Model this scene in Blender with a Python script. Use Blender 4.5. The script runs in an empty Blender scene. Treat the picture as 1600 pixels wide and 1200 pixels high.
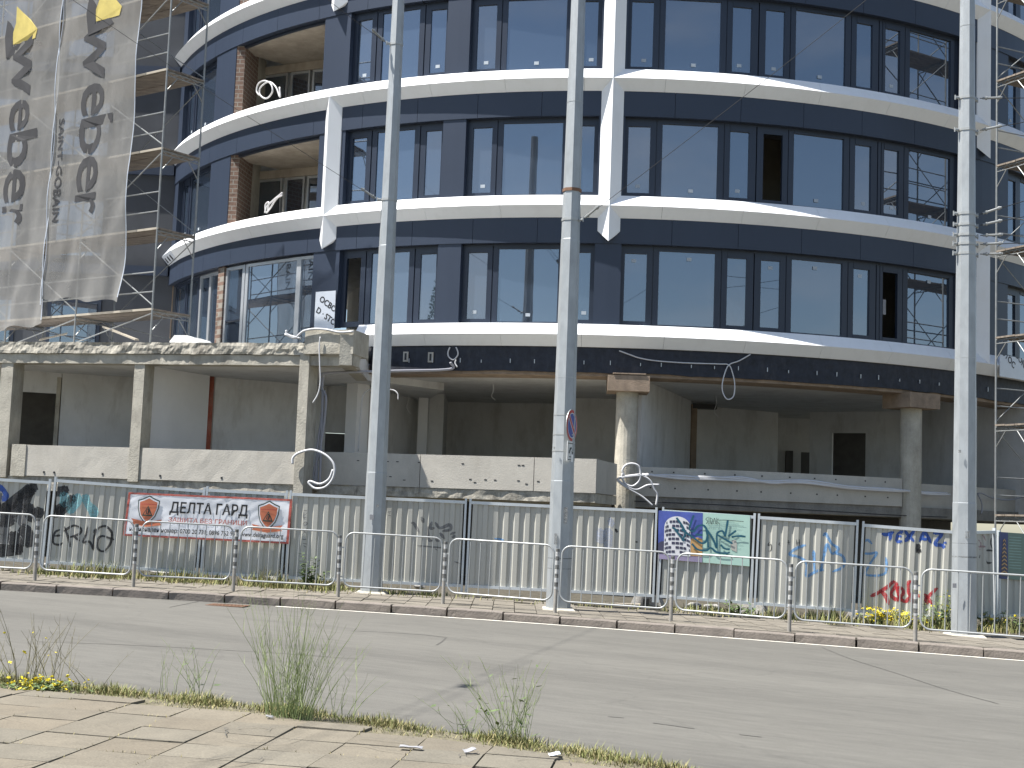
import bpy, math, random
from mathutils import Vector, Matrix, noise as mnoise
random.seed(7)
sc = bpy.context.scene
COL = sc.collection
R_ = math.radians

# ------------------------------------------------------------------ camera
F, PITCH, ROLL = 2129.43, 0.093616, -0.037092
EYE = Vector((0, 0, 1.9))
SL = 0.02                                    # the street falls gently to the right
_cp, _sp, _cr, _sr = math.cos(PITCH), math.sin(PITCH), math.cos(ROLL), math.sin(ROLL)
FW = Vector((0, _cp, _sp)); _up = Vector((0, -_sp, _cp)); _rt = Vector((1, 0, 0))
RT = _rt * _cr - _up * _sr
UP = _up * _cr + _rt * _sr
def ray(px, py): return FW + RT * ((px - 800) / F) - UP * ((py - 600) / F)
def G(px, py, h=0.0):                        # point of the sloping street, h above the road
    d = ray(px, py); t = (h - EYE.z) / (d.z + SL * d.x); return EYE + d * t
def gz(x, h=0.0): return h - SL * x
def Zp(px, py, z):
    d = ray(px, py); return EYE + d * ((z - EYE.z) / d.z)
def AT(px, py, Y):
    d = ray(px, py); return EYE + d * (Y / d.y)
def VPl(px, py, P, d2):                      # vertical plane through P along d2
    d = ray(px, py); n = Vector((-d2.y, d2.x, 0)); t = (P - EYE).dot(n) / d.dot(n); return EYE + d * t
CX, CY, RR, ZR1 = 3.4778, 49.9533, 16.266, 9.679
def CYL(px, py, R):
    d = ray(px, py); ox, oy = -CX, -CY
    a = d.x**2 + d.y**2; b = 2*(ox*d.x + oy*d.y); c = ox*ox + oy*oy - R*R
    t = (-b - math.sqrt(max(0, b*b - 4*a*c))) / (2*a); P = EYE + d*t
    return math.degrees(math.atan2(P.x - CX, -(P.y - CY))), P.z
def PC(phi, R, z): 
    a = R_(phi); return Vector((CX + R*math.sin(a), CY - R*math.cos(a), z))

cam = bpy.data.cameras.new('camera'); camo = bpy.data.objects.new('camera', cam); COL.objects.link(camo)
m = Matrix((RT, UP, -FW)).transposed().to_4x4(); m.translation = EYE
camo.matrix_world = m; cam.sensor_width = 36; cam.lens = F/1600*36; cam.clip_end = 5000; cam.clip_start = 0.1
sc.camera = camo

# ------------------------------------------------------------------ materials
def nt(name):
    m = bpy.data.materials.new(name); m.use_nodes = True
    n = m.node_tree.nodes; return m, n, m.node_tree.links, n['Principled BSDF']
def mat(name, col, rough=.6, metal=0, var=.15, scale=3.0, bump=0.0, bscale=40, spec=.5, stain=0, stainc=(.1,.09,.07), stainsc=1.2, stretch=(1,1,1), fine=0):
    m, n, l, b = nt(name)
    b.inputs['Roughness'].default_value = rough; b.inputs['Metallic'].default_value = metal
    b.inputs['Specular IOR Level'].default_value = spec
    tc = n.new('ShaderNodeTexCoord'); mp = n.new('ShaderNodeMapping'); mp.inputs['Scale'].default_value = stretch
    l.new(tc.outputs['Object'], mp.inputs['Vector'])
    nz = n.new('ShaderNodeTexNoise'); nz.inputs['Scale'].default_value = scale; nz.inputs['Detail'].default_value = 8; nz.inputs['Roughness'].default_value = .65
    l.new(mp.outputs[0], nz.inputs['Vector'])
    cr = n.new('ShaderNodeValToRGB'); e = cr.color_ramp.elements
    e[0].position = .3; e[1].position = .7
    e[0].color = (*[c*(1-var) for c in col], 1); e[1].color = (*[min(1, c*(1+var)) for c in col], 1)
    l.new(nz.outputs['Fac'], cr.inputs['Fac']); out = cr.outputs['Color']
    if fine:
        n3 = n.new('ShaderNodeTexNoise'); n3.inputs['Scale'].default_value = 90; n3.inputs['Detail'].default_value = 3
        l.new(tc.outputs['Object'], n3.inputs['Vector'])
        mr = n.new('ShaderNodeMapRange'); mr.inputs['From Min'].default_value = .3; mr.inputs['From Max'].default_value = .7
        mr.inputs['To Min'].default_value = 1-fine; mr.inputs['To Max'].default_value = 1+fine; l.new(n3.outputs['Fac'], mr.inputs['Value'])
        mx = n.new('ShaderNodeMix'); mx.data_type = 'RGBA'; mx.blend_type = 'MULTIPLY'; mx.inputs['Factor'].default_value = 1
        l.new(out, mx.inputs[6]); l.new(mr.outputs[0], mx.inputs[7]); out = mx.outputs[2]
    if stain:
        n2 = n.new('ShaderNodeTexNoise'); n2.inputs['Scale'].default_value = stainsc; n2.inputs['Detail'].default_value = 10; n2.inputs['Roughness'].default_value = .7
        mp2 = n.new('ShaderNodeMapping'); mp2.inputs['Scale'].default_value = (1.6, 1.6, .5); mp2.inputs['Location'].default_value = (7, 3, 1)
        l.new(tc.outputs['Object'], mp2.inputs['Vector']); l.new(mp2.outputs[0], n2.inputs['Vector'])
        r2 = n.new('ShaderNodeValToRGB'); r2.color_ramp.elements[0].position = .5; r2.color_ramp.elements[1].position = .68
        r2.color_ramp.elements[0].color = (0,0,0,1); r2.color_ramp.elements[1].color = (stain,)*3 + (1,)
        l.new(n2.outputs['Fac'], r2.inputs['Fac'])
        mx = n.new('ShaderNodeMix'); mx.data_type = 'RGBA'; l.new(r2.outputs[0], mx.inputs['Factor']); l.new(out, mx.inputs[6]); mx.inputs[7].default_value = (*stainc, 1); out = mx.outputs[2]
    l.new(out, b.inputs['Base Color'])
    if bump:
        nb = n.new('ShaderNodeTexNoise'); nb.inputs['Scale'].default_value = bscale; nb.inputs['Detail'].default_value = 6
        l.new(tc.outputs['Object'], nb.inputs['Vector'])
        bp = n.new('ShaderNodeBump'); bp.inputs['Strength'].default_value = bump; bp.inputs['Distance'].default_value = .02
        l.new(nb.outputs['Fac'], bp.inputs['Height']); l.new(bp.outputs[0], b.inputs['Normal'])
    return m
M = {}
M['concrete'] = mat('weathered_concrete', (.40,.375,.315), .9, var=.22, scale=2.2, bump=.5, bscale=25, stain=.55, stainc=(.17,.15,.12), fine=.12)
M['concrete_rough'] = mat('broken_concrete', (.38,.355,.30), .95, var=.35, scale=5, bump=1.0, bscale=9, stain=.8, stainc=(.12,.105,.085), stainsc=2.5, fine=.2)
M['concrete_pale'] = mat('cast_concrete_parapet', (.44,.415,.365), .9, var=.1, scale=1.5, bump=.25, bscale=30, stain=.25, stainc=(.25,.22,.18), fine=.08)
M['concrete_brown'] = mat('formwork_stained_concrete', (.27,.205,.15), .9, var=.3, scale=3, bump=.5, stain=.5, stainc=(.14,.10,.07))
M['plaster'] = mat('grey_white_plaster', (.60,.60,.595), .9, var=.09, scale=1.1, stain=.4, stainc=(.3,.28,.25), bump=.1)
M['plaster_white'] = mat('white_plaster', (.74,.74,.74), .9, var=.05, scale=1.1)
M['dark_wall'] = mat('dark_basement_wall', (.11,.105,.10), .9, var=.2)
M['white'] = mat('white_composite_panel', (.78,.79,.80), .45, var=.03, scale=.8, spec=.35, stain=.13, stainc=(.5,.49,.46), stainsc=2.2)
M['anthracite'] = mat('anthracite_composite_panel', (.026,.037,.062), .42, var=.06, scale=.7, spec=.45)
M['frame'] = mat('anthracite_window_frame', (.018,.026,.045), .38, var=.05, spec=.5)
M['alu'] = mat('bare_aluminium_frame', (.52,.54,.56), .35, metal=.6, var=.08)
M['membrane'] = mat('black_bitumen_membrane', (.015,.018,.028), .55, var=.45, scale=6, bump=.6, bscale=8, spec=.4, stain=.4, stainc=(.05,.05,.06), stainsc=4)
M['galv'] = mat('galvanised_steel', (.34,.36,.37), .5, metal=.35, var=.16, scale=5, stretch=(1,1,.4), bump=.08, stain=.35, stainc=(.30,.32,.33), stainsc=3)
M['galv_clean'] = mat('galvanised_tube', (.37,.38,.375), .45, metal=.4, var=.1, scale=12)
M['scaf'] = mat('scaffold_steel', (.24,.25,.25), .5, metal=.4, var=.2, scale=6, stain=.4, stainc=(.30,.27,.22), stainsc=5)
M['deck'] = mat('scaffold_deck_wood', (.19,.16,.13), .85, var=.4, scale=2.5, stretch=(1,5,1), stain=.5, stainc=(.10,.07,.05), stainsc=2.2)
M['deck_edge'] = mat('plank_edge_wood', (.33,.295,.24), .85, var=.15, scale=4)
M['brick'] = mat('bare_red_brick', (.165,.105,.08), .9, var=.35, scale=9, bump=.6, bscale=20)
def _brick():
    n = M['brick'].node_tree.nodes; l = M['brick'].node_tree.links; b = n['Principled BSDF']
    old = b.inputs['Base Color'].links[0].from_socket
    tc = n.new('ShaderNodeTexCoord'); sp = n.new('ShaderNodeSeparateXYZ'); l.new(tc.outputs['Object'], sp.inputs[0])
    cb = n.new('ShaderNodeCombineXYZ'); ad = n.new('ShaderNodeMath'); ad.operation='ADD'; l.new(sp.outputs['X'], ad.inputs[0]); l.new(sp.outputs['Y'], ad.inputs[1])
    l.new(ad.outputs[0], cb.inputs['X']); l.new(sp.outputs['Z'], cb.inputs['Y'])
    br = n.new('ShaderNodeTexBrick'); br.inputs['Scale'].default_value = 1; br.inputs['Brick Width'].default_value = .26; br.inputs['Row Height'].default_value = .13; br.inputs['Mortar Size'].default_value = .014; br.inputs['Mortar'].default_value = (.25,.23,.20,1)
    l.new(cb.outputs[0], br.inputs['Vector']); l.new(old, br.inputs['Color1']); l.new(old, br.inputs['Color2']); l.new(br.outputs['Color'], b.inputs['Base Color'])
_brick()
M['redpipe'] = mat('rusty_red_paint', (.33,.085,.05), .6, var=.3, scale=6, stain=.5, stainc=(.4,.28,.22), stainsc=5)
M['kerb'] = mat('kerb_stone', (.185,.16,.138), .9, var=.15, scale=4, bump=.5, bscale=30, stain=.35, stainc=(.17,.15,.125), stainsc=2, fine=.12)
M['soil'] = mat('dry_soil', (.13,.115,.075), 1, var=.45, scale=9, bump=1, bscale=35)
M['sheet'] = mat('grey_coated_sheet', (.41,.405,.365), .5, var=.05, scale=1.5, spec=.35, stain=.12, stainc=(.33,.32,.29), stainsc=2.2)
M['rail'] = mat('galvanised_fence_rail', (.52,.55,.57), .42, metal=.3, var=.1)
M['foot'] = mat('grey_fence_foot_concrete', (.36,.35,.33), .95, var=.15, bump=.4)
M['vinyl'] = mat('white_vinyl', (.74,.75,.78), .35, var=.03, scale=2)
M['ink'] = mat('black_ink', (.018,.018,.02), .5, var=.1)
M['redink'] = mat('faded_red_ink', (.42,.085,.06), .5, var=.12)
M['paleink'] = mat('pale_red_ink', (.62,.20,.15), .5, var=.1)
M['orange'] = mat('shield_orange_ink', (.52,.16,.08), .5, var=.1)
M['greenink'] = mat('dark_green_ink', (.035,.06,.045), .5)
M['cable'] = mat('white_plastic_conduit', (.55,.55,.56), .45, var=.06)
M['cable_grey'] = mat('grey_plastic_conduit', (.30,.30,.33), .45, var=.08)
M['cable_black'] = mat('black_cable', (.02,.02,.02), .5)
M['foam'] = mat('white_foam', (.82,.82,.80), .7, var=.03)
M['film'] = mat('white_protective_film', (.66,.70,.76), .28, var=.05, scale=3)
M['sky_ink'] = mat('poster_blue_sky', (.07,.10,.36), .4, var=.35, scale=2)
M['mint'] = mat('poster_mint', (.40,.58,.50), .4, var=.04)
M['mint_dark'] = mat('poster_mint_text', (.27,.42,.38), .4)
M['tan_ink'] = mat('poster_tan_block', (.50,.30,.12), .4, var=.1)
M['white_ink'] = mat('poster_white_ink', (.70,.70,.72), .4)
M['dark_ink'] = mat('poster_dark_ink', (.05,.05,.09), .4, var=.3)
M['lilac_ink'] = mat('poster_lilac_ground', (.28,.24,.36), .4, var=.2)
M['teal'] = mat('teal_spray', (.010,.085,.13), .5, var=.2, scale=8)
M['blue_spray'] = mat('blue_spray', (.025,.085,.36), .5, var=.2, scale=6)
M['lightblue_spray'] = mat('light_blue_spray', (.12,.28,.52), .5, var=.2, scale=6)
M['cyan_spray'] = mat('pale_cyan_spray', (.22,.48,.52), .5, var=.15, scale=6)
M['red_spray'] = mat('red_spray', (.36,.02,.03), .5, var=.25, scale=6)
M['pink_spray'] = mat('pink_spray', (.45,.22,.26), .5, var=.2)
M['black_spray'] = mat('black_spray', (.03,.03,.032), .55, var=.4, scale=5)
M['grey_spray'] = mat('thin_grey_spray', (.17,.17,.17), .55, var=.4, scale=7)
M['fadeblue'] = mat('faded_blue_wash', (.36,.40,.50), .5, var=.1, scale=5)
M['sign_red'] = mat('sign_red', (.42,.03,.03), .4)
M['sign_blue'] = mat('sign_blue', (.03,.06,.30), .4)
M['sign_white'] = mat('sign_white', (.62,.63,.62), .4)
M['netink'] = mat('net_dark_print', (.025,.025,.028), .8, var=.2)
M['netyellow'] = mat('net_yellow_print', (.42,.34,.09), .8, var=.15)
M['stem'] = mat('green_stem', (.23,.28,.11), .7, var=.3, scale=4)
M['drystem'] = mat('dry_stem', (.20,.18,.10), .8, var=.3, scale=4)
M['leaf'] = mat('weed_leaf', (.10,.145,.05), .6, var=.35, scale=9)
M['grass'] = mat('mixed_grass', (.17,.18,.06), .75, var=.5, scale=3)
M['drygrass'] = mat('dry_grass', (.30,.26,.12), .8, var=.3, scale=6)
M['yellow'] = mat('yellow_petals', (.70,.58,.03), .6, var=.12)
M['litter'] = mat('white_litter', (.26,.26,.27), .7)
M['rust'] = mat('rusty_band', (.16,.085,.05), .8, var=.3)
M['wing_grey'] = mat('grey_render_wall', (.055,.06,.07), .85, var=.15, scale=1)
M['loggia'] = mat('bare_loggia_concrete', (.34,.30,.25), .9, var=.2, scale=2, bump=.4, stain=.5, stainc=(.2,.17,.14))
M['concrete_dark'] = mat('dark_grey_concrete', (.20,.19,.17), .92, var=.25, scale=3, bump=.6, bscale=18, stain=.5, stainc=(.11,.10,.09), fine=.15)  # darker concrete tone for the beam below the right parapet
M['sticker'] = mat('pale_glass_sticker', (.38,.42,.46), .5)
M['mint_shaded'] = mat('shaded_green_print', (.15,.22,.18), .5, var=.1)  # poster mint darkened: shade of the right-edge panel put into the ink
M['sky_shaded'] = mat('shaded_blue_print', (.05,.065,.17), .5, var=.2)  # poster sky blue with the same shade painted into its colour
M['partition'] = mat('raw_tan_partition', (.45,.41,.33), .9, var=.2, scale=1)
M['tape'] = mat('dirty_tape', (.22,.23,.23), .8, var=.35, scale=20)
M['residue'] = mat('paper_residue', (.30,.30,.29), .9, var=.4, scale=25)
M['bark'] = mat('tree_bark', (.12,.09,.065), .9, var=.3, bump=.6)

def asphalt():
    m, n, l, b = nt('worn_asphalt'); b.inputs['Roughness'].default_value = .85
    tc = n.new('ShaderNodeTexCoord')
    mp = n.new('ShaderNodeMapping'); mp.inputs['Rotation'].default_value = (0, 0, R_(23)); l.new(tc.outputs['Object'], mp.inputs['Vector'])
    st = n.new('ShaderNodeMapping'); st.inputs['Scale'].default_value = (.018, .62, 1); l.new(mp.outputs[0], st.inputs['Vector'])
    a = n.new('ShaderNodeTexNoise'); a.inputs['Scale'].default_value = 1.0; a.inputs['Detail'].default_value = 6; l.new(st.outputs[0], a.inputs['Vector'])
    r = n.new('ShaderNodeValToRGB'); e = r.color_ramp.elements; e[0].position = .36; e[1].position = .64
    e[0].color = (.090,.086,.075,1); e[1].color = (.120,.115,.100,1); l.new(a.outputs['Fac'], r.inputs['Fac'])
    st2 = n.new('ShaderNodeMapping'); st2.inputs['Scale'].default_value = (.9, 4, 1); l.new(mp.outputs[0], st2.inputs['Vector'])
    a2 = n.new('ShaderNodeTexNoise'); a2.inputs['Scale'].default_value = 2; a2.inputs['Detail'].default_value = 8; a2.inputs['Roughness'].default_value=.7; l.new(st2.outputs[0], a2.inputs['Vector'])
    g = n.new('ShaderNodeTexNoise'); g.inputs['Scale'].default_value = 55; g.inputs['Detail'].default_value = 5; g.inputs['Roughness'].default_value=.8; l.new(tc.outputs['Object'], g.inputs['Vector'])
    ad = n.new('ShaderNodeMath'); ad.operation = 'ADD'; l.new(a2.outputs['Fac'], ad.inputs[0]); l.new(g.outputs['Fac'], ad.inputs[1])
    mr = n.new('ShaderNodeMapRange'); mr.inputs['From Min'].default_value = .65; mr.inputs['From Max'].default_value = 1.35; mr.inputs['To Min'].default_value = .72; mr.inputs['To Max'].default_value = 1.28
    l.new(ad.outputs[0], mr.inputs['Value'])
    mx = n.new('ShaderNodeMix'); mx.data_type = 'RGBA'; mx.blend_type = 'MULTIPLY'; mx.inputs['Factor'].default_value = 1
    l.new(r.outputs[0], mx.inputs[6]); l.new(mr.outputs[0], mx.inputs[7])
    # hairline cracks
    v = n.new('ShaderNodeTexVoronoi'); v.feature = 'DISTANCE_TO_EDGE'; v.inputs['Scale'].default_value = .22
    dn = n.new('ShaderNodeTexNoise'); dn.inputs['Scale'].default_value = 1.2; dn.inputs['Detail'].default_value = 6; l.new(tc.outputs['Object'], dn.inputs['Vector'])
    am = n.new('ShaderNodeVectorMath'); am.operation = 'MULTIPLY_ADD'; am.inputs[1].default_value = (1.2,1.2,0); l.new(dn.outputs['Color'], am.inputs[0]); l.new(tc.outputs['Object'], am.inputs[2])
    l.new(am.outputs[0], v.inputs['Vector'])
    cr = n.new('ShaderNodeMapRange'); cr.inputs['From Min'].default_value = .0; cr.inputs['From Max'].default_value = .006; cr.inputs['To Min'].default_value = .88; cr.inputs['To Max'].default_value = 1
    l.new(v.outputs['Distance'], cr.inputs['Value'])
    m2 = n.new('ShaderNodeMix'); m2.data_type = 'RGBA'; m2.blend_type = 'MULTIPLY'; m2.inputs['Factor'].default_value = 1
    l.new(mx.outputs[2], m2.inputs[6]); l.new(cr.outputs[0], m2.inputs[7]); l.new(m2.outputs[2], b.inputs['Base Color'])
    bp = n.new('ShaderNodeBump'); bp.inputs['Strength'].default_value = .35; bp.inputs['Distance'].default_value = .01; l.new(g.outputs['Fac'], bp.inputs['Height']); l.new(bp.outputs[0], b.inputs['Normal'])
    return m
M['asphalt'] = asphalt()

def paving(name, col, attr=True):
    m, n, l, b = nt(name); b.inputs['Roughness'].default_value = .9
    tc = n.new('ShaderNodeTexCoord')
    a = n.new('ShaderNodeTexNoise'); a.inputs['Scale'].default_value = 3; a.inputs['Detail'].default_value = 8; a.inputs['Roughness'].default_value = .7; l.new(tc.outputs['Object'], a.inputs['Vector'])
    g = n.new('ShaderNodeTexNoise'); g.inputs['Scale'].default_value = 60; g.inputs['Detail'].default_value = 4; l.new(tc.outputs['Object'], g.inputs['Vector'])
    ad = n.new('ShaderNodeMath'); ad.operation = 'ADD'; l.new(a.outputs['Fac'], ad.inputs[0]); l.new(g.outputs['Fac'], ad.inputs[1])
    r = n.new('ShaderNodeValToRGB'); e = r.color_ramp.elements; e[0].position = .34; e[1].position = .66
    h = n.new('ShaderNodeMath'); h.operation = 'MULTIPLY'; h.inputs[1].default_value = .5; l.new(ad.outputs[0], h.inputs[0]); l.new(h.outputs[0], r.inputs['Fac'])
    e[0].color = (*[c*.72 for c in col], 1); e[1].color = (*[c*1.2 for c in col], 1)
    at = n.new('ShaderNodeVertexColor'); at.layer_name = 'tone'
    mx = n.new('ShaderNodeMix'); mx.data_type = 'RGBA'; mx.blend_type = 'MULTIPLY'; mx.inputs['Factor'].default_value = 1
    l.new(r.outputs[0], mx.inputs[6]); l.new(at.outputs[0], mx.inputs[7]); l.new(mx.outputs[2], b.inputs['Base Color'])
    bp = n.new('ShaderNodeBump'); bp.inputs['Strength'].default_value = .4; bp.inputs['Distance'].default_value = .01; l.new(ad.outputs[0], bp.inputs['Height']); l.new(bp.outputs[0], b.inputs['Normal'])
    return m
M['paving'] = paving('beige_paving_slabs', (.155,.136,.102))
M['paving_far'] = paving('grey_beige_paving_slabs', (.165,.147,.118))

def glass():
    m, n, l, b = nt('tinted_window_glass')
    out = n['Material Output']
    b.inputs['Base Color'].default_value = (.008,.014,.022,1); b.inputs['Roughness'].default_value = .0
    gl = n.new('ShaderNodeBsdfGlossy'); gl.inputs['Roughness'].default_value = .015; gl.inputs['Color'].default_value = (.86,.90,.95,1)
    tr = n.new('ShaderNodeBsdfTransparent'); tr.inputs['Color'].default_value = (.30,.34,.36,1)
    fr = n.new('ShaderNodeFresnel'); fr.inputs['IOR'].default_value = 3.1
    df = n.new('ShaderNodeBsdfDiffuse'); df.inputs['Color'].default_value = (.07,.10,.15,1)
    ms = n.new('ShaderNodeMixShader'); ms.inputs[0].default_value = .40; l.new(tr.outputs[0], ms.inputs[1]); l.new(df.outputs[0], ms.inputs[2])
    mx = n.new('ShaderNodeMixShader'); l.new(fr.outputs[0], mx.inputs[0]); l.new(ms.outputs[0], mx.inputs[1]); l.new(gl.outputs[0], mx.inputs[2])
    tc = n.new('ShaderNodeTexCoord'); nz = n.new('ShaderNodeTexNoise'); nz.inputs['Scale'].default_value = .7; l.new(tc.outputs['Object'], nz.inputs['Vector'])
    bp = n.new('ShaderNodeBump'); bp.inputs['Strength'].default_value = .06; bp.inputs['Distance'].default_value = .02; l.new(nz.outputs['Fac'], bp.inputs['Height']); l.new(bp.outputs[0], gl.inputs['Normal'])
    l.new(mx.outputs[0], out.inputs[0]); return m
M['glass'] = glass()

def netmat():
    m, n, l, b = nt('grey_debris_net'); out = n['Material Output']
    df = n.new('ShaderNodeBsdfDiffuse'); df.inputs['Color'].default_value = (.37,.365,.35,1)
    tl = n.new('ShaderNodeBsdfTranslucent'); tl.inputs['Color'].default_value = (.38,.375,.36,1)
    tr = n.new('ShaderNodeBsdfTransparent')
    a = n.new('ShaderNodeMixShader'); a.inputs[0].default_value = .35; l.new(df.outputs[0], a.inputs[1]); l.new(tl.outputs[0], a.inputs[2])
    tc = n.new('ShaderNodeTexCoord'); nz = n.new('ShaderNodeTexNoise'); nz.inputs['Scale'].default_value = .9; nz.inputs['Detail'].default_value = 5
    l.new(tc.outputs['Object'], nz.inputs['Vector'])
    mr = n.new('ShaderNodeMapRange'); mr.inputs['From Min'].default_value = .3; mr.inputs['From Max'].default_value = .7; mr.inputs['To Min'].default_value = .44; mr.inputs['To Max'].default_value = .68
    l.new(nz.outputs['Fac'], mr.inputs['Value'])
    x = n.new('ShaderNodeMixShader'); l.new(mr.outputs[0], x.inputs[0]); l.new(tr.outputs[0], x.inputs[1]); l.new(a.outputs[0], x.inputs[2]); l.new(x.outputs[0], out.inputs[0])
    return m
M['net'] = netmat()

def stripes():
    m, n, l, b = nt('black_white_striped_post'); b.inputs['Roughness'].default_value = .5
    tc = n.new('ShaderNodeTexCoord'); sp = n.new('ShaderNodeSeparateXYZ'); l.new(tc.outputs['Object'], sp.inputs[0])
    mu = n.new('ShaderNodeMath'); mu.operation = 'MULTIPLY'; mu.inputs[1].default_value = 1/.155; l.new(sp.outputs['Z'], mu.inputs[0])
    fr = n.new('ShaderNodeMath'); fr.operation = 'FRACT'; l.new(mu.outputs[0], fr.inputs[0])
    gt = n.new('ShaderNodeMath'); gt.operation = 'GREATER_THAN'; gt.inputs[1].default_value = .5; l.new(fr.outputs[0], gt.inputs[0])
    nz = n.new('ShaderNodeTexNoise'); nz.inputs['Scale'].default_value = 25; nz.inputs['Detail'].default_value = 5; l.new(tc.outputs['Object'], nz.inputs['Vector'])
    r = n.new('ShaderNodeValToRGB'); r.color_ramp.elements[0].position=.35; r.color_ramp.elements[1].position=.6
    r.color_ramp.elements[0].color=(.28,.28,.27,1); r.color_ramp.elements[1].color=(.45,.45,.44,1); l.new(nz.outputs['Fac'], r.inputs[0])
    r2 = n.new('ShaderNodeValToRGB'); r2.color_ramp.elements[0].color=(.075,.075,.072,1); r2.color_ramp.elements[1].color=(.22,.215,.20,1); r2.color_ramp.elements[0].position=.4; r2.color_ramp.elements[1].position=.75; l.new(nz.outputs['Fac'], r2.inputs[0])
    mx = n.new('ShaderNodeMix'); mx.data_type='RGBA'; l.new(gt.outputs[0], mx.inputs['Factor']); l.new(r2.outputs[0], mx.inputs[6]); l.new(r.outputs[0], mx.inputs[7])
    l.new(mx.outputs[2], b.inputs['Base Color']); return m
M['stripes'] = stripes()
for k_ in ():
    pass
def patchy(key, lo, hi, sc_=30):
    n = M[key].node_tree.nodes; l = M[key].node_tree.links; b = n['Principled BSDF']
    tc = n.new('ShaderNodeTexCoord'); nz = n.new('ShaderNodeTexNoise'); nz.inputs['Scale'].default_value = sc_; nz.inputs['Detail'].default_value = 6; nz.inputs['Roughness'].default_value = .7
    l.new(tc.outputs['Object'], nz.inputs['Vector']); mr = n.new('ShaderNodeMapRange'); mr.inputs['From Min'].default_value = .36; mr.inputs['From Max'].default_value = .60; mr.inputs['To Min'].default_value = lo; mr.inputs['To Max'].default_value = hi
    l.new(nz.outputs['Fac'], mr.inputs['Value']); l.new(mr.outputs[0], b.inputs['Alpha'])
for k_, a_, b_ in (('lightblue_spray',.35,.95),('blue_spray',.55,1),('red_spray',.45,1),('grey_spray',.35,.95),('pink_spray',.1,.6),('fadeblue',.1,.7),('cyan_spray',.3,.9),('black_spray',.6,1),('redink',.7,1)): patchy(k_, a_, b_)
patchy('tape',.1,.8,22); patchy('residue',.0,.75,28)
M['postgrey'] = mat('bare_grey_post', (.30,.28,.25), .6, metal=.2, var=.2, scale=10)
M['roadpaint'] = mat('worn_white_road_paint', (.62,.59,.52), .8, var=.2, scale=3, stain=.75, stainc=(.27,.25,.22), stainsc=2.6)

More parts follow.
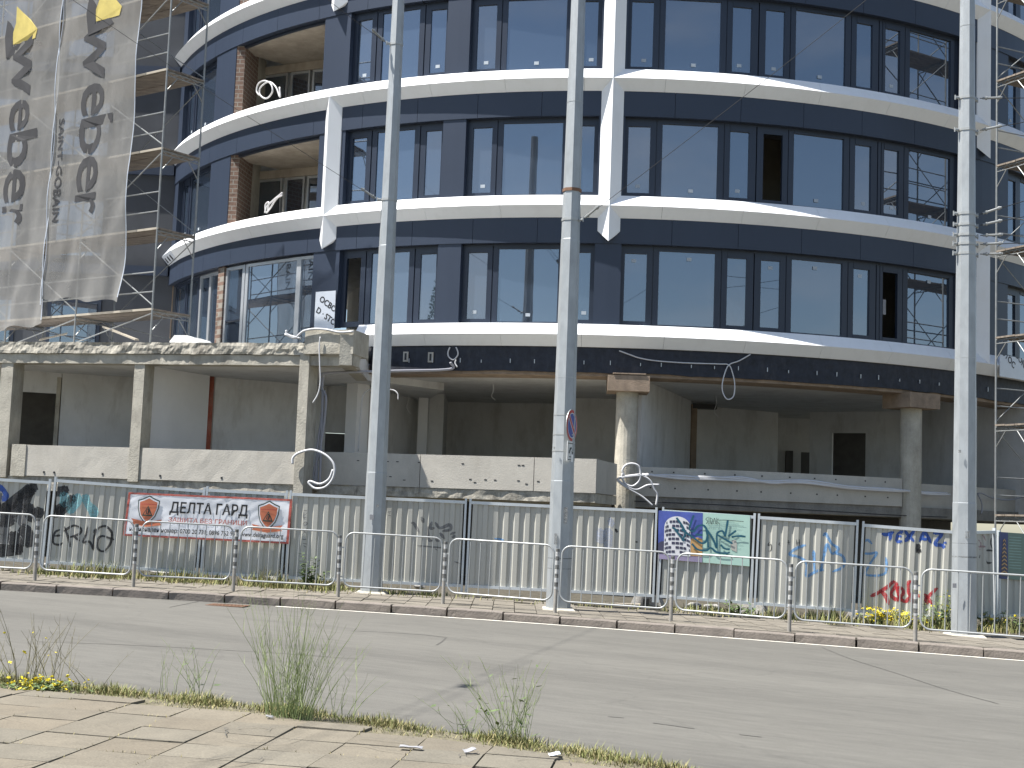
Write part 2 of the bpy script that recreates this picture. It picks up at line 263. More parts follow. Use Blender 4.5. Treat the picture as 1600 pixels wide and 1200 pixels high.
# ------------------------------------------------------------------ mesh helpers
WM = {}
def thing(name, label, cat, loc=(0,0,0), rotz=0.0, group=None):
    o = bpy.data.objects.new(name, None); COL.objects.link(o); o.empty_display_size = .3
    o.location = loc; o.rotation_euler = (0, 0, rotz); o['label'] = label; o['category'] = cat
    if group: o['group'] = group
    WM[o] = Matrix.Translation(Vector(loc)) @ Matrix.Rotation(rotz, 4, 'Z')
    return o
def tag(o, label, cat, group=None):
    o['label'] = label; o['category'] = cat
    if group: o['group'] = group
    return o
class MB:
    def __init__(s): s.v = []; s.f = []; s.tone = []
    def add(s, vs, fs):
        k = len(s.v); s.v += [Vector(v) for v in vs]; s.f += [tuple(i + k for i in f) for f in fs]; return s
    def hexa(s, p):   # 8 points: bottom ring 0-3, top ring 4-7
        return s.add(p, [(3,2,1,0),(4,5,6,7),(0,1,5,4),(1,2,6,5),(2,3,7,6),(3,0,4,7)])
    def box(s, a, b):
        x0,y0,z0 = a; x1,y1,z1 = b
        return s.hexa([(x0,y0,z0),(x1,y0,z0),(x1,y1,z0),(x0,y1,z0),(x0,y0,z1),(x1,y0,z1),(x1,y1,z1),(x0,y1,z1)])
    def obox(s, O, d, u0, u1, v0, v1, z0, z1):   # oriented: d along, perpendicular points away
        n = Vector((-d.y, d.x, 0)); O = Vector((O.x, O.y, 0))
        q = lambda u, v, z: O + d*u + n*v + Vector((0,0,z))
        return s.hexa([q(u0,v0,z0),q(u1,v0,z0),q(u1,v1,z0),q(u0,v1,z0),q(u0,v0,z1),q(u1,v0,z1),q(u1,v1,z1),q(u0,v1,z1)])
    def cbox(s, p0, p1, z0, z1, r0, r1, step=1.5, flat=False):
        n = 1 if flat else max(1, int(math.ceil(abs(p1-p0)/step)))
        vs = []; fs = []
        for i in range(n+1):
            p = p0 + (p1-p0)*i/n
            vs += [PC(p,r1,z0), PC(p,r1,z1), PC(p,r0,z1), PC(p,r0,z0)]
        for i in range(n):
            a = 4*i; b = a+4
            for j in range(4): fs.append((a+j, b+j, b+(j+1)%4, a+(j+1)%4))
        fs += [(0,1,2,3), tuple(4*n+j for j in (3,2,1,0))]
        return s.add(vs, fs)
    def sweep(s, prof, p0, p1, step=1.0):   # prof: list of (r,z) closed, along angle
        n = max(1, int(math.ceil(abs(p1-p0)/step))); k = len(prof); vs = []; fs = []
        for i in range(n+1):
            p = p0 + (p1-p0)*i/n
            vs += [PC(p, r, z) for r, z in prof]
        for i in range(n):
            a = k*i; b = a+k
            for j in range(k): fs.append((a+j, b+j, b+(j+1)%k, a+(j+1)%k))
        fs += [tuple(range(k)), tuple(k*n + j for j in reversed(range(k)))]
        return s.add(vs, fs)
    def tube(s, pts, r, n=6, r1=None, cap=True):
        pts = [Vector(p) for p in pts]; vs = []; fs = []; N = len(pts)
        ref = None
        for i, p in enumerate(pts):
            t = (pts[min(i+1,N-1)] - pts[max(i-1,0)])
            t = t.normalized() if t.length > 1e-9 else Vector((0,0,1))
            if ref is None:
                ref = Vector((0,0,1)) if abs(t.z) < .9 else Vector((1,0,0))
            a = t.cross(ref)
            if a.length < 1e-6: a = t.orthogonal()
            a.normalize(); b = a.cross(t).normalized(); ref = b
            rr = r if r1 is None else r + (r1-r)*i/max(1,N-1)
            for j in range(n):
                q = 2*math.pi*(j+.5)/n
                vs.append(p + a*(rr*math.cos(q)) + b*(rr*math.sin(q)))
        for i in range(N-1):
            for j in range(n): fs.append((i*n+j, i*n+(j+1)%n, (i+1)*n+(j+1)%n, (i+1)*n+j))
        if cap: fs += [tuple(reversed(range(n))), tuple((N-1)*n+j for j in range(n))]
        return s.add(vs, fs)
    def ngon_prism(s, pts, off):   # pts polygon, extruded by vector off
        n = len(pts); pts = [Vector(p) for p in pts]; off = Vector(off)
        return s.add(pts + [p+off for p in pts], [tuple(range(n)), tuple(range(2*n-1, n-1, -1))] + [(i, i+n, (i+1)%n+n, (i+1)%n) for i in range(n)])
    def build(s, name, mt, parent=None, world=True, smooth=False, inv=None):
        me = bpy.data.meshes.new(name)
        if parent is not None and world:
            w = WM.get(parent, Matrix.Identity(4)); i = w.inverted(); vs = [i @ v for v in s.v]
        else: vs = s.v
        org = None
        if parent is None and vs:          # put the origin at the base of the thing
            lo = Vector((min(v.x for v in vs), min(v.y for v in vs), min(v.z for v in vs))); hi = Vector((max(v.x for v in vs), max(v.y for v in vs), lo.z))
            org = (lo + hi)/2; org.z = lo.z; vs = [v - org for v in vs]
        me.from_pydata([tuple(v) for v in vs], [], s.f)
        me.validate(); me.update()
        if s.tone:
            ca = me.color_attributes.new('tone', 'FLOAT_COLOR', 'CORNER')
            i = 0
            for pi, p in enumerate(me.polygons):
                for _ in p.loop_indices: ca.data[_].color = (*s.tone[pi], 1)
        import bmesh
        bm = bmesh.new(); bm.from_mesh(me); bmesh.ops.recalc_face_normals(bm, faces=bm.faces); bm.to_mesh(me); bm.free()
        if smooth:
            for p in me.polygons: p.use_smooth = True
        for q in (mt if isinstance(mt, list) else [mt]): me.materials.append(M[q] if isinstance(q, str) else q)
        o = bpy.data.objects.new(name, me); COL.objects.link(o)
        if parent is not None:
            o.parent = parent; WM[o] = WM.get(parent, Matrix.Identity(4))
        else:
            o.location = org if org is not None else (0,0,0); WM[o] = Matrix.Translation(o.location)
        return o
def struct(name, mb, mt):
    o = mb.build(name, mt); o['kind'] = 'structure'; return o
def copy_tree(root):
    r = root.copy(); COL.objects.link(r)
    for ch in list(root.children):
        c = ch.copy(); COL.objects.link(c); c.parent = r
        for g in list(ch.children):
            d = g.copy(); COL.objects.link(d); d.parent = c
    return r
_txt = {}
def text2d(body, size, bold=0.0):
    k = (body, size, bold)
    cu = bpy.data.curves.new('lettering_curve', 'FONT'); cu.body = body; cu.size = size; cu.offset = bold; cu.resolution_u = 3
    o = bpy.data.objects.new('lettering_curve', cu)
    me = bpy.data.meshes.new_from_object(o)
    vs = [(v.co.x, v.co.y) for v in me.vertices]; fs = [tuple(p.vertices) for p in me.polygons]
    bpy.data.objects.remove(o); bpy.data.curves.remove(cu); bpy.data.meshes.remove(me)
    return vs, fs
def text_fit(body, u0, v0, w, h, bold=0.0):   # text scaled to a box (lower left u0,v0)
    vs, fs = text2d(body, 1.0, bold)
    x0 = min(v[0] for v in vs); x1 = max(v[0] for v in vs); y0 = min(v[1] for v in vs); y1 = max(v[1] for v in vs)
    return [(u0 + (v[0]-x0)/(x1-x0)*w, v0 + (v[1]-y0)/(y1-y0)*h) for v in vs], fs
def smooth_path(pts, n=6):
    pts = [Vector(p) for p in pts]; out = []
    P = [pts[0]*2 - pts[1]] + pts + [pts[-1]*2 - pts[-2]]
    for i in range(1, len(P)-2):
        for k in range(n):
            t = k/n; a,b,c,d = P[i-1],P[i],P[i+1],P[i+2]
            out.append(.5*((2*b) + (c-a)*t + (2*a-5*b+4*c-d)*t*t + (3*b-a-3*c+d)*t**3))
    out.append(pts[-1]); return out

# ------------------------------------------------------------------ world and sun
PHS, EL = R_(-77.5), R_(61)
SUN = Vector((math.sin(PHS)*math.cos(EL), -math.cos(PHS)*math.cos(EL), math.sin(EL)))
w = bpy.data.worlds.new('World'); sc.world = w; w.use_nodes = True
n = w.node_tree.nodes; l = w.node_tree.links; bg = n['Background']; bg.inputs['Strength'].default_value = .07
sky = n.new('ShaderNodeTexSky'); sky.sky_type = 'NISHITA'; sky.sun_disc = False; sky.sun_elevation = EL
sky.sun_rotation = math.atan2(SUN.x, SUN.y) % (2*math.pi); sky.air_density = 1.0; sky.dust_density = .6; sky.ozone_density = 1.5
tc = n.new('ShaderNodeTexCoord'); mp = n.new('ShaderNodeMapping'); mp.inputs['Scale'].default_value = (1.6, 1.6, 5); l.new(tc.outputs['Generated'], mp.inputs[0])
nz = n.new('ShaderNodeTexNoise'); nz.inputs['Scale'].default_value = 1.3; nz.inputs['Detail'].default_value = 9; nz.inputs['Roughness'].default_value = .6; l.new(mp.outputs[0], nz.inputs['Vector'])
rp = n.new('ShaderNodeValToRGB'); rp.color_ramp.elements[0].position = .50; rp.color_ramp.elements[1].position = .78; rp.color_ramp.elements[0].color=(0,0,0,1); rp.color_ramp.elements[1].color=(.5,.5,.5,1); l.new(nz.outputs['Fac'], rp.inputs[0])
mx = n.new('ShaderNodeMix'); mx.data_type = 'RGBA'; l.new(rp.outputs[0], mx.inputs['Factor']); l.new(sky.outputs[0], mx.inputs[6]); mx.inputs[7].default_value = (6.5,6.5,6.6,1)
l.new(mx.outputs[2], bg.inputs['Color'])
sl = bpy.data.lights.new('sun', 'SUN'); sl.energy = 5.0; sl.angle = R_(.53); sl.color = (1, .965, .91)
so = bpy.data.objects.new('sun', sl); COL.objects.link(so); so.rotation_euler = SUN.to_track_quat('Z', 'Y').to_euler(); so.location = (-20, -5, 40)
sc.view_settings.view_transform = 'Standard'; sc.view_settings.look = 'None'; sc.view_settings.gamma = 1; sc.view_settings.exposure = 1.2

# ------------------------------------------------------------------ ground, road, pavements, kerbs
def flat(P, h): return Vector((P.x, P.y, gz(P.x, h)))
mb = MB(); S = 1500
mb.add([(-S,-S,gz(-S,-.02)),(S,-S,gz(S,-.02)),(S,S,gz(S,-.02)),(-S,S,gz(-S,-.02))], [(0,1,2,3)])
struct('ground', mb, 'soil')
kp = [G(*p) for p in [(0,922),(400,945),(800,971),(1200,1001),(1600,1032)]]
e0 = kp[0] + (kp[0]-kp[1]).normalized()*60; e1 = kp[-1] + (kp[-1]-kp[-2]).normalized()*60
far = [e0] + smooth_path(kp, 12) + [e1]
nk = [G(x,y,.12) for x,y in [(0,1063),(190,1081),(400,1103),(535,1120),(687,1142),(867,1167),(1055,1198)]]
# smooth the near edge a little: fit through a quadratic arc of the picked points
import itertools
def quadfit(P):
    xs=[p.x for p in P]; ys=[p.y for p in P]; n_=len(P)
    A=[[sum(x**(i+j) for x in xs) for j in range(3)] for i in range(3)]; B=[sum(y*x**i for x,y in zip(xs,ys)) for i in range(3)]
    MM=Matrix(A); c=MM.inverted() @ Vector(B); return lambda x: c[0]+c[1]*x+c[2]*x*x
qn = quadfit(nk)
def near_y(x): 
    x0, x1 = nk[0].x-.3, nk[-1].x+.3
    if x < x0: return qn(x0) + (x-x0)*((qn(x0+.01)-qn(x0))/.01)
    if x > x1: return qn(x1) + (x-x1)*((qn(x1)-qn(x1-.01))/.01)
    return qn(x)
xs = [-60] + [-6 + .25*i for i in range(33)] + [60]
near = [Vector((x, near_y(x), 0)) for x in xs]
mb = MB(); nF = len(far); mb.v = [flat(p, 0) for p in far] + [flat(p, 0) for p in near]
# stitch road between the two edges
import bisect
def far_y(x):
    for a,b in zip(far, far[1:]):
        if a.x <= x <= b.x: t=(x-a.x)/(b.x-a.x); return a.y+(b.y-a.y)*t
    return far[0].y if x < far[0].x else far[-1].y
mb = MB(); xx = sorted(set([-58] + [round(-14+.5*i,2) for i in range(57)] + [55]))
for x in xx: mb.v += [Vector((x, near_y(x)-.02, gz(x))), Vector((x, far_y(x)+.02, gz(x)))]
mb.f = [(2*i, 2*i+2, 2*i+3, 2*i+1) for i in range(len(xx)-1)]
struct('road', mb, 'asphalt')
# edge line along the far kerb
def off_path(path, d):
    out = []
    for i,p in enumerate(path):
        t = (path[min(i+1,len(path)-1)] - path[max(i-1,0)]); t.z=0; t.normalize(); out.append(p + Vector((t.y,-t.x,0))*d)
    return out
def strip(path, d0, d1, h, mb=None):
    mb = mb or MB(); a = off_path(path, d0); b = off_path(path, d1); k=len(mb.v)
    for p,q in zip(a,b): mb.v += [flat(p,h), flat(q,h)]
    mb.f += [(k+2*i,k+2*i+1,k+2*i+3,k+2*i+2) for i in range(len(a)-1)]; return mb
i0 = min(range(len(far)), key=lambda i: abs(far[i].x - G(420,947).x))
struct('road_edge_line', strip(far[i0:], .04, .17, .005), 'roadpaint')
# worn seams in the asphalt
mb = MB()
for pl in [[(548,986),(600,988),(660,992),(697,996)],[(697,996),(690,1003),(682,1008)],[(1285,1012),(1330,1030),(1400,1052),(1480,1078),(1560,1100)],[(265,949),(290,944),(310,940)],
           [(60,1003),(200,1008),(420,1020),(560,1030)],[(1020,1130),(1050,1134),(1085,1139)],[(1155,1148),(1190,1152)],[(950,1120),(975,1122)]]:
    P = [G(*p) for p in pl]; P = smooth_path(P, 5); a = off_path(P, -.012); b = off_path(P, .012); k=len(mb.v)
    for p,q in zip(a,b): mb.v += [flat(p,.004), flat(q,.004)]
    mb.f += [(k+2*i,k+2*i+1,k+2*i+3,k+2*i+2) for i in range(len(a)-1)]
M['seam'] = mat('dark_asphalt_seam', (.078,.074,.066), .9, var=.3, scale=8)
struct('road_seam', mb, 'seam')
# far kerb stones
def resample(path, step):
    out=[path[0].copy()]; acc=0; 
    for a,b in zip(path, path[1:]):
        L=(b-a).length; t=step-acc
        while t <= L:
            out.append(a+(b-a)*(t/L)); t+=step
        acc=(acc+L)%step
    return out
ks = resample([kp[0]+(kp[0]-kp[1]).normalized()*12] + far[1:-1] + [kp[-1]+(kp[-1]-kp[-2]).normalized()*14], 1.0)
mb = MB(); rk = random.Random(3)
for a,b in zip(ks, ks[1:]):
    d=(b-a); d.z=0; d.normalize(); g=rk.uniform(.006,.02); j=rk.uniform(-.012,.012); hz=rk.uniform(-.012,.01)
    A=a+d*g; B=b-d*g; nrm=Vector((-d.y,d.x,0)); c=.02
    sec=[(0+j,-.05),(0+j,.13+hz),(c+j,.15+hz),(.16,.152+hz),(.16,-.05)]
    N=6; vs=[]
    for i in range(N+1):
        p=A+(B-A)*(i/N)
        for (o,h) in sec:
            e=(mnoise.noise(Vector((p.x*3,p.y*3,h*9)))*.012 if h>0 else 0)
            if i in (0,N) and h>.1: e-= .012
            q=p+nrm*(o+e); vs.append(Vector((q.x,q.y,gz(q.x,h+(e*.5 if h>.1 else 0)))))
    k=len(sec); fs=[(i*k+q,(i+1)*k+q,(i+1)*k+(q+1)%k,i*k+(q+1)%k) for i in range(N) for q in range(k)]
    fs+=[tuple(range(k)),tuple(N*k+q for q in reversed(range(k)))]
    mb.add(vs,fs)
struct('kerb', mb, 'kerb')
# far pavement: slabs laid along the kerb, soil between
def slabs(origin, d, nu, nv, su, sv, h, seed, keep, gap=.012, tilt=.006, off=0.0, tonev=.13, clip=None):
    r = random.Random(seed); mb = MB(); n_ = Vector((-d.y, d.x, 0))
    for j in range(nv):
        for i in range(nu):
            u=i*su+(off if j%2 else 0); v=j*sv
            c=origin+d*(u+su/2)+n_*(v+sv/2)
            if not keep(c): continue
            z=r.uniform(-.006,.006); tx,ty=r.uniform(-tilt,tilt),r.uniform(-tilt,tilt); t=1+r.uniform(-tonev,tonev); wm=r.uniform(-.03,.03)
            q=[]
            g=gap*r.uniform(.6,1.5)
            cl=clip
            for (a,b) in ((g,g),(su-g,g),(su-g,sv-g),(g,sv-g)):
                p=origin+d*(u+a)+n_*(v+b)
                if cl: p.y=min(p.y, cl(p.x))
                q.append(Vector((p.x,p.y,gz(p.x,h+z+tx*(a/su-.5)+ty*(b/sv-.5)))))
            low=[p-Vector((0,0,.05)) for p in q]
            k=len(mb.f); mb.hexa(low+q); mb.tone+=[(t*(1+wm),t,t*(1-wm))]*(len(mb.f)-k)
    return mb
mb = strip([far[0]]+far[1:-1]+[far[-1]], -.12, -16, .115)
M['verge'] = mat('dark_verge_soil', (.065,.058,.042), 1, var=.5, scale=7, bump=1, bscale=30)
struct('verge_soil', mb, 'verge')
dk = (kp[3]-kp[1]); dk.z=0; dk.normalize()
mb = MB(); mb.tone=[]
rows = off_path(far[1:-1], 0)
rr = random.Random(5)
for j in range(9):
    la = resample(off_path([far[0]*.0+kp[0]+(kp[0]-kp[1]).normalized()*8]+far[1:-1]+[kp[-1]+(kp[-1]-kp[-2]).normalized()*10], -(.17+j*.4)), .4)
    lb = resample(off_path([far[0]*.0+kp[0]+(kp[0]-kp[1]).normalized()*8]+far[1:-1]+[kp[-1]+(kp[-1]-kp[-2]).normalized()*10], -(.17+(j+1)*.4)), .4)
    for i in range(min(len(la),len(lb))-1):
        p=[la[i],la[i+1],lb[i+1],lb[i]]; c=sum(p,Vector())/4; z=rr.uniform(-.006,.006); q=[]
        if j>5 and rr.random()<.25*(j-5): continue
        for s_ in p:
            e=(c-s_)*.035+s_; q.append(Vector((e.x,e.y,gz(e.x,.15+z+rr.uniform(-.004,.004)))))
        k=len(mb.f); mb.hexa([s_-Vector((0,0,.05)) for s_ in q]+q); t=1+rr.uniform(-.14,.1); mb.tone+=[(t,t,t)]*(len(mb.f)-k)
struct('far_pavement', mb, 'paving_far')
# near pavement
P0 = G(0,1172,.13); P1 = G(195,1110,.13); dl = Vector((1,-.125,0)).normalized()
mb = MB(); 
mb.v = []
for x in xs: mb.v += [Vector((x, near_y(x)-.05, gz(x,.122))), Vector((x, -30, gz(x,.122)))]
mb.f = [(2*i,2*i+2,2*i+3,2*i+1) for i in range(len(xs)-1)]
struct('near_soil', mb, 'soil')
org = Vector((-9, 4.9+1.1, 0))
mb = slabs(org, dl, 28, 18, .52, .52, .14, 11, lambda c: c.y < near_y(c.x)-.38 and c.y>6 and c.x<4.5, gap=.006, tilt=.004, tonev=.08, clip=lambda x: near_y(x)-.47+.14*mnoise.noise(Vector((x*1.7,3,0))))
struct('near_pavement', mb, 'paving')
# sunken near kerb, half buried
mb = MB(); ne = [p for p in near if -8<p.x<8]; nes = resample(ne, 1.0)
for a,b in zip(nes,nes[1:]):
    d=(b-a).normalized(); g=.012; A=a+d*g; B=b-d*g; nrm=Vector((d.y,-d.x,0)); hz=rk.uniform(-.03,0)
    q=[A,B,B+nrm*.13,A+nrm*.13]
    mb.hexa([Vector((p.x,p.y,gz(p.x,-.05))) for p in q]+[Vector((p.x,p.y,gz(p.x,.105+hz))) for p in q])
struct('near_kerb', mb, 'kerb')
# drain grate at the far kerb
gp = G(356,946.5); dr = thing('storm_drain', 'rusty slotted drain grate in the gutter below the left kerb', 'drain', (gp.x,gp.y,gz(gp.x,.002)), math.atan2(dk.y,dk.x))
mb = MB(); mb.box((-.34,-.2,0),(.34,-.16,.012)); mb.box((-.34,.16,0),(.34,.2,.012)); mb.box((-.34,-.16,0),(-.30,.16,.012)); mb.box((.30,-.16,0),(.34,.16,.012)); mb.build('frame','rust',dr,world=False)
mb = MB()
for i in range(9): mb.box((-.285+i*.066,-.16,.001),(-.25+i*.066,.16,.010))
mb.build('bars','rust',dr,world=False)

# ------------------------------------------------------------------ the round building
ZR = [ZR1 + 3.3*(k-1) for k in range(5)]
RF = RR - .22
bld = thing('office_building', 'round dark blue office block with white lattice bands, unfinished concrete ground floor', 'building', (CX, CY, 0))
# white bands
B0L = CYL(553, 514, RR)[0]
for k in range(5):
    p0, p1 = (B0L, 100) if k == 0 else (-72.5, 100)
    z = ZR[k]; mb = MB(); prof = [(RF, z+.30), (RR, z), (RF, z-.28), (RF-.3, z-.28), (RF-.3, z+.30)]
    seg = 7.3; a = p0
    while a < p1:
        b = min(p1, a + seg); mb.sweep(prof, a+.012, b-.012, 1.0); a = b
    mb.build('white_band', 'white', bld)
    MB().sweep([(RF-.01, z+.28),(RR-.02, z),(RF-.01, z-.26),(RF-.28,z-.26),(RF-.28,z+.28)], p0+.05, p1-.05, 2).build('band_backing', 'frame', bld)
# fins
def fin(phi, k0, k1, tip=True, top_tip=False):
    hw = .285; mb = MB(); zb = ZR[k0]; zt = ZR[k1]
    def P(x, r, z):
        c = PC(phi, r, z); a = R_(phi); return c + Vector((math.cos(a), math.sin(a), 0))*x
    if tip: zl, zm = zb-.62, zb-.92
    else: zl, zm = zb-.27, zb-.0
    zu = zt + .02
    # profile: left back, left front, ridge, right front, right back
    bot = [P(-hw,RF-.12,zl), P(-hw,RF-.004,zl), P(0,RR+.004,zm), P(hw,RF-.004,zl), P(hw,RF-.12,zl)]
    top = [P(-hw,RF-.12,zu), P(-hw,RF-.004,zu), P(0,RR+.004,zu), P(hw,RF-.004,zu), P(hw,RF-.12,zu)]
    mb.add(bot+top, [(i,(i+1)%5,(i+1)%5+5,i+5) for i in range(5)] + [(4,3,2),(4,2,1),(4,1,0)] + [tuple(range(5,10))])
    return mb.build('white_fin', 'white', bld)
PF = dict(l=-71.5, a=CYL(510,245,RR)[0], b=CYL(956,200,RR)[0], c=CYL(1548,130,RR)[0])
fin(PF['l'], 1, 4); fin(PF['a'], 1, 2); fin(PF['a'], 3, 4); fin(PF['b'], 1, 3); fin(PF['c'], 2, 4); fin(PF['c'], 0, 1, tip=False)
# dark facade, row by row
n_ = lambda a, b: (a, b, 'n'); w_ = lambda a, b: (a, b, 'w')
BAYS = [(-85,-74,[n_(-84,-82),w_(-81,-76)]), (-64,-53,[n_(-63.2,-61.4),w_(-60.3,-54.2)]),
 (-31.0,-20.2,[n_(-30.5,-28.8),w_(-27.6,-23.4),n_(-22.2,-20.55)]),
 (-17.9,-5.4,[n_(-17.36,-15.46),w_(-14.4,-8.74),n_(-7.13,-5.8)]),
 (-3.0,9.32,[n_(-2.65,-.63),w_(.49,5.68),n_(6.84,8.67)]),
 (9.42,22.0,[n_(10.04,11.93),w_(13.08,18.28),n_(19.54,21.3)]),
 (22.1,32.5,[n_(22.85,24.57),w_(25.84,31.3)]),
 (40,52,[n_(40.7,42.5),w_(43.6,48.6),n_(49.6,51.4)]), (54,66,[n_(54.6,56.5),w_(57.6,62.6),n_(63.6,65.4)])]
PIERS = [(-74,-64),(-53,-48.6),(-34.3,-31.0),(-20.2,-17.9),(-5.4,-3.0),(32.5,40),(52,54),(66,72)]
OPEN = {(1,9.42,0),(0,22.1,0),(0,-31.0,0)}
rw = random.Random(21)
STICK = {0:'top', 1:'low', 2:'low'}
def pane(parent, p0, p1, z0, z1, R, jit=.003):
    a,b,c,d = PC(p0,R,z0),PC(p1,R,z0),PC(p1,R,z1),PC(p0,R,z1)
    o = PC((p0+p1)/2,1,0)-Vector((CX,CY,0)); tx,tz = rw.uniform(-jit,jit), rw.uniform(-jit,jit)
    q = [a+o*(tx+tz), b+o*(-tx+tz), c+o*(-tx-tz), d+o*(tx-tz)]
    mb = MB(); mb.ngon_prism(q, -o*.02); return mb.build('pane', 'glass', parent)
def window(k, p0, p1, panes, z0, z1, fr='frame', R=15.86, stick=True):
    mb = MB(); dpd = math.degrees(1/R)
    prev = p0
    for (a, b, t) in panes + [(p1, p1, None)]:
        if a > prev + .01:
            wd = (a-prev)
            if wd*R/57.3 > .2:
                m_ = (prev+a)/2; g = .05
                mb.cbox(prev, m_-g, z0, z1, R-.09, R, flat=True); mb.cbox(m_+g, a, z0, z1, R-.09, R-.012, flat=True); mb.cbox(m_-g, m_+g, z0, z1, R-.08, R-.035, flat=True)
            else: mb.cbox(prev, a, z0, z1, R-.09, R, flat=True)
        if t:
            it, ib = (.17, .14) if t == 'n' else (.08, .07)
            mb.cbox(a, b, z1-it, z1, R-.09, R-.002, flat=True); mb.cbox(a, b, z0, z0+ib, R-.09, R-.002, flat=True)
        prev = b
    wf = mb.build('window', fr, bld)
    for i, (a, b, t) in enumerate(panes):
        if (k, p0, i) in OPEN: 
            if (k,p0)==(0,22.1):
                MB().cbox(a+.15, a+.5, z0+.75, z0+1.15, R-.06, R-.05, flat=True).build('paper', 'litter', wf)
            continue
        it, ib = (.17, .14) if t == 'n' else (.08, .07)
        pane(wf, a, b, z0+ib, z1-it, R-.045)
        if stick and k in STICK and fr == 'frame' and rw.random() < .8:
            low = STICK[k] == 'low' if p0 > -4 or k else True
            c = (a+b)/2 + rw.uniform(-.2,.2); zz = z0+ib+.14 if low else z1-it-.22
            MB().cbox(c-.22, c+.22, zz, zz+.085, R-.043, R-.040, flat=True).build('sticker', 'sticker', wf)
    return wf
for k in range(4):
    z0, z1 = ZR[k]+.30, ZR[k+1]-.93
    zb = z0 if k else z0
    # fascia under the next band
    fm = MB(); q = -90.0
    while q < 90: fm.cbox(q+.018, q+6.1-.018, z1, ZR[k+1]-.27, RF-.10, RF-.01, 1.6); q += 6.1
    fm.build('fascia', 'anthracite', bld); MB().cbox(-90, 90, z1+.004, ZR[k+1]-.275, RF-.22, RF-.101, 2).build('fascia_backing', 'frame', bld)
    MB().cbox(-90, 90, z1-.05, z1+.01, RF-.3, RF-.19, 1.5).build('soffit_strip', 'frame', bld)
    for a, b in PIERS:
        if k == 0 and a < -35: continue
        MB().cbox(a, b, z0-.02, z1+.005, RF-.25, RF-.035, 1.5).build('pier', 'anthracite', bld)
    for (a, b, ps) in BAYS:
        if k == 0 and a < -40: continue
        window(k, a, b, ps, z0-.01, z1-.04)
    MB().cbox(-33.5, 72, ZR[k]+.1, ZR[k+1]-.3, 12.6, 12.72, 4).build('inner_partition', 'partition', bld)
    # slab inside the floor
    MB().cbox(-100, 100, ZR[k]-.3, ZR[k]+.1, 8, 15.6, 6).build('floor_slab', 'plaster', bld)
    if k:
        # loggia with bare brick and concrete
        A, B = PC(-48.55, RF-.05, 0), AT(396, 250, 41.3); B.z = 0; dd = (B-A); LL = dd.length; dd.normalize()
        m_ = MB(); m_.obox(A, dd, .0, LL*.62, -.25, 0, z0-.3, z1+.2); m_.build('brick_reveal', 'brick', bld)
        m_ = MB(); m_.obox(A, dd, LL*.62+.003, LL, -.25, .0, z0-.3, z1+.2); m_.build('plaster_edge', 'concrete', bld)
        MB().cbox(-50, -31, z1-.004, z1+.3, 12.6, RF-.23, 3).build('loggia_ceiling', 'loggia', bld)
        MB().cbox(-50, -31, z0-.2, z0-.02, 12.6, RF-.2, 3).build('loggia_floor', 'concrete', bld)
        MB().cbox(-34.5, -34.31, z0, z1, 13.2, RF-.24, flat=True).build('side_wall', 'plaster', bld)
        E_ = AT(520, 250, 40.05); E_.z = 0; di = (E_-B); LI = di.length; di.normalize(); U = lambda px: ((VPl(px, 250, B, di))-B).dot(di)
        m_ = MB(); m_.obox(B, di, -.3, LI+.6, 0, .12, z1-.25, z1-.006); m_.build('loggia_lintel', 'loggia', bld)
        m_ = MB(); m_.obox(B, di, -.25, U(401), .02, .2, z0-.1, z1-.255); m_.build('wall_stub', 'plaster', bld)
        fr = MB(); xs_ = [U(402), U(441), U(446), U(476), U(480), LI+.5]; 
        for q in (0, 2, 4):
            u0, u1 = xs_[q], xs_[q+1]
            for (a_, b_, c_, d_) in ((u0,u0+.06,z0,z1-.26),(u1-.06,u1,z0,z1-.26),(u0+.06,u1-.06,z0,z0+.07),(u0+.06,u1-.06,z1-.33,z1-.26)): fr.obox(B, di, a_, b_, .05, .12, c_, d_)
        wf = fr.build('window', 'alu', bld)
        for q in (0, 2, 4):
            m_ = MB(); m_.obox(B, di, xs_[q]+.06, xs_[q+1]-.06, .08, .10, z0+.07, z1-.33); m_.build('pane', 'glass', wf)
# first floor, left: wide aluminium glazing standing on the terrace
zt = 5.5; z1 = ZR[1]-.93
window(0, -48.9, -34.4, [w_(-48.5,-45.6), w_(-44.6,-36.9), w_(-36.3,-34.6)], zt, z1-.05, 'alu', 15.9)
MB().cbox(-48.5,-45.6, zt+.95, zt+.99, 15.82,15.9,flat=True).cbox(-48.5,-45.6, zt+1.6, zt+1.64, 15.82,15.9,flat=True).build('glazing_bar','frame',bld)
MB().cbox(-50.2, -48.95, zt, z1, 15.7, 15.95, flat=True).build('brick_pier', 'brick', bld)
window(0, -56, -50.3, [w_(-55.6,-53.4), w_(-52.9,-50.8)], zt, z1-.05, 'alu', 15.8)
window(0, -66, -56, [w_(-65.2,-61), w_(-60.2,-56.6)], zt, z1-.05, 'frame', 15.8)
MB().cbox(-90, -66, zt, z1, 15.5, 15.9, 3).build('raw_wall', 'concrete_brown', bld)
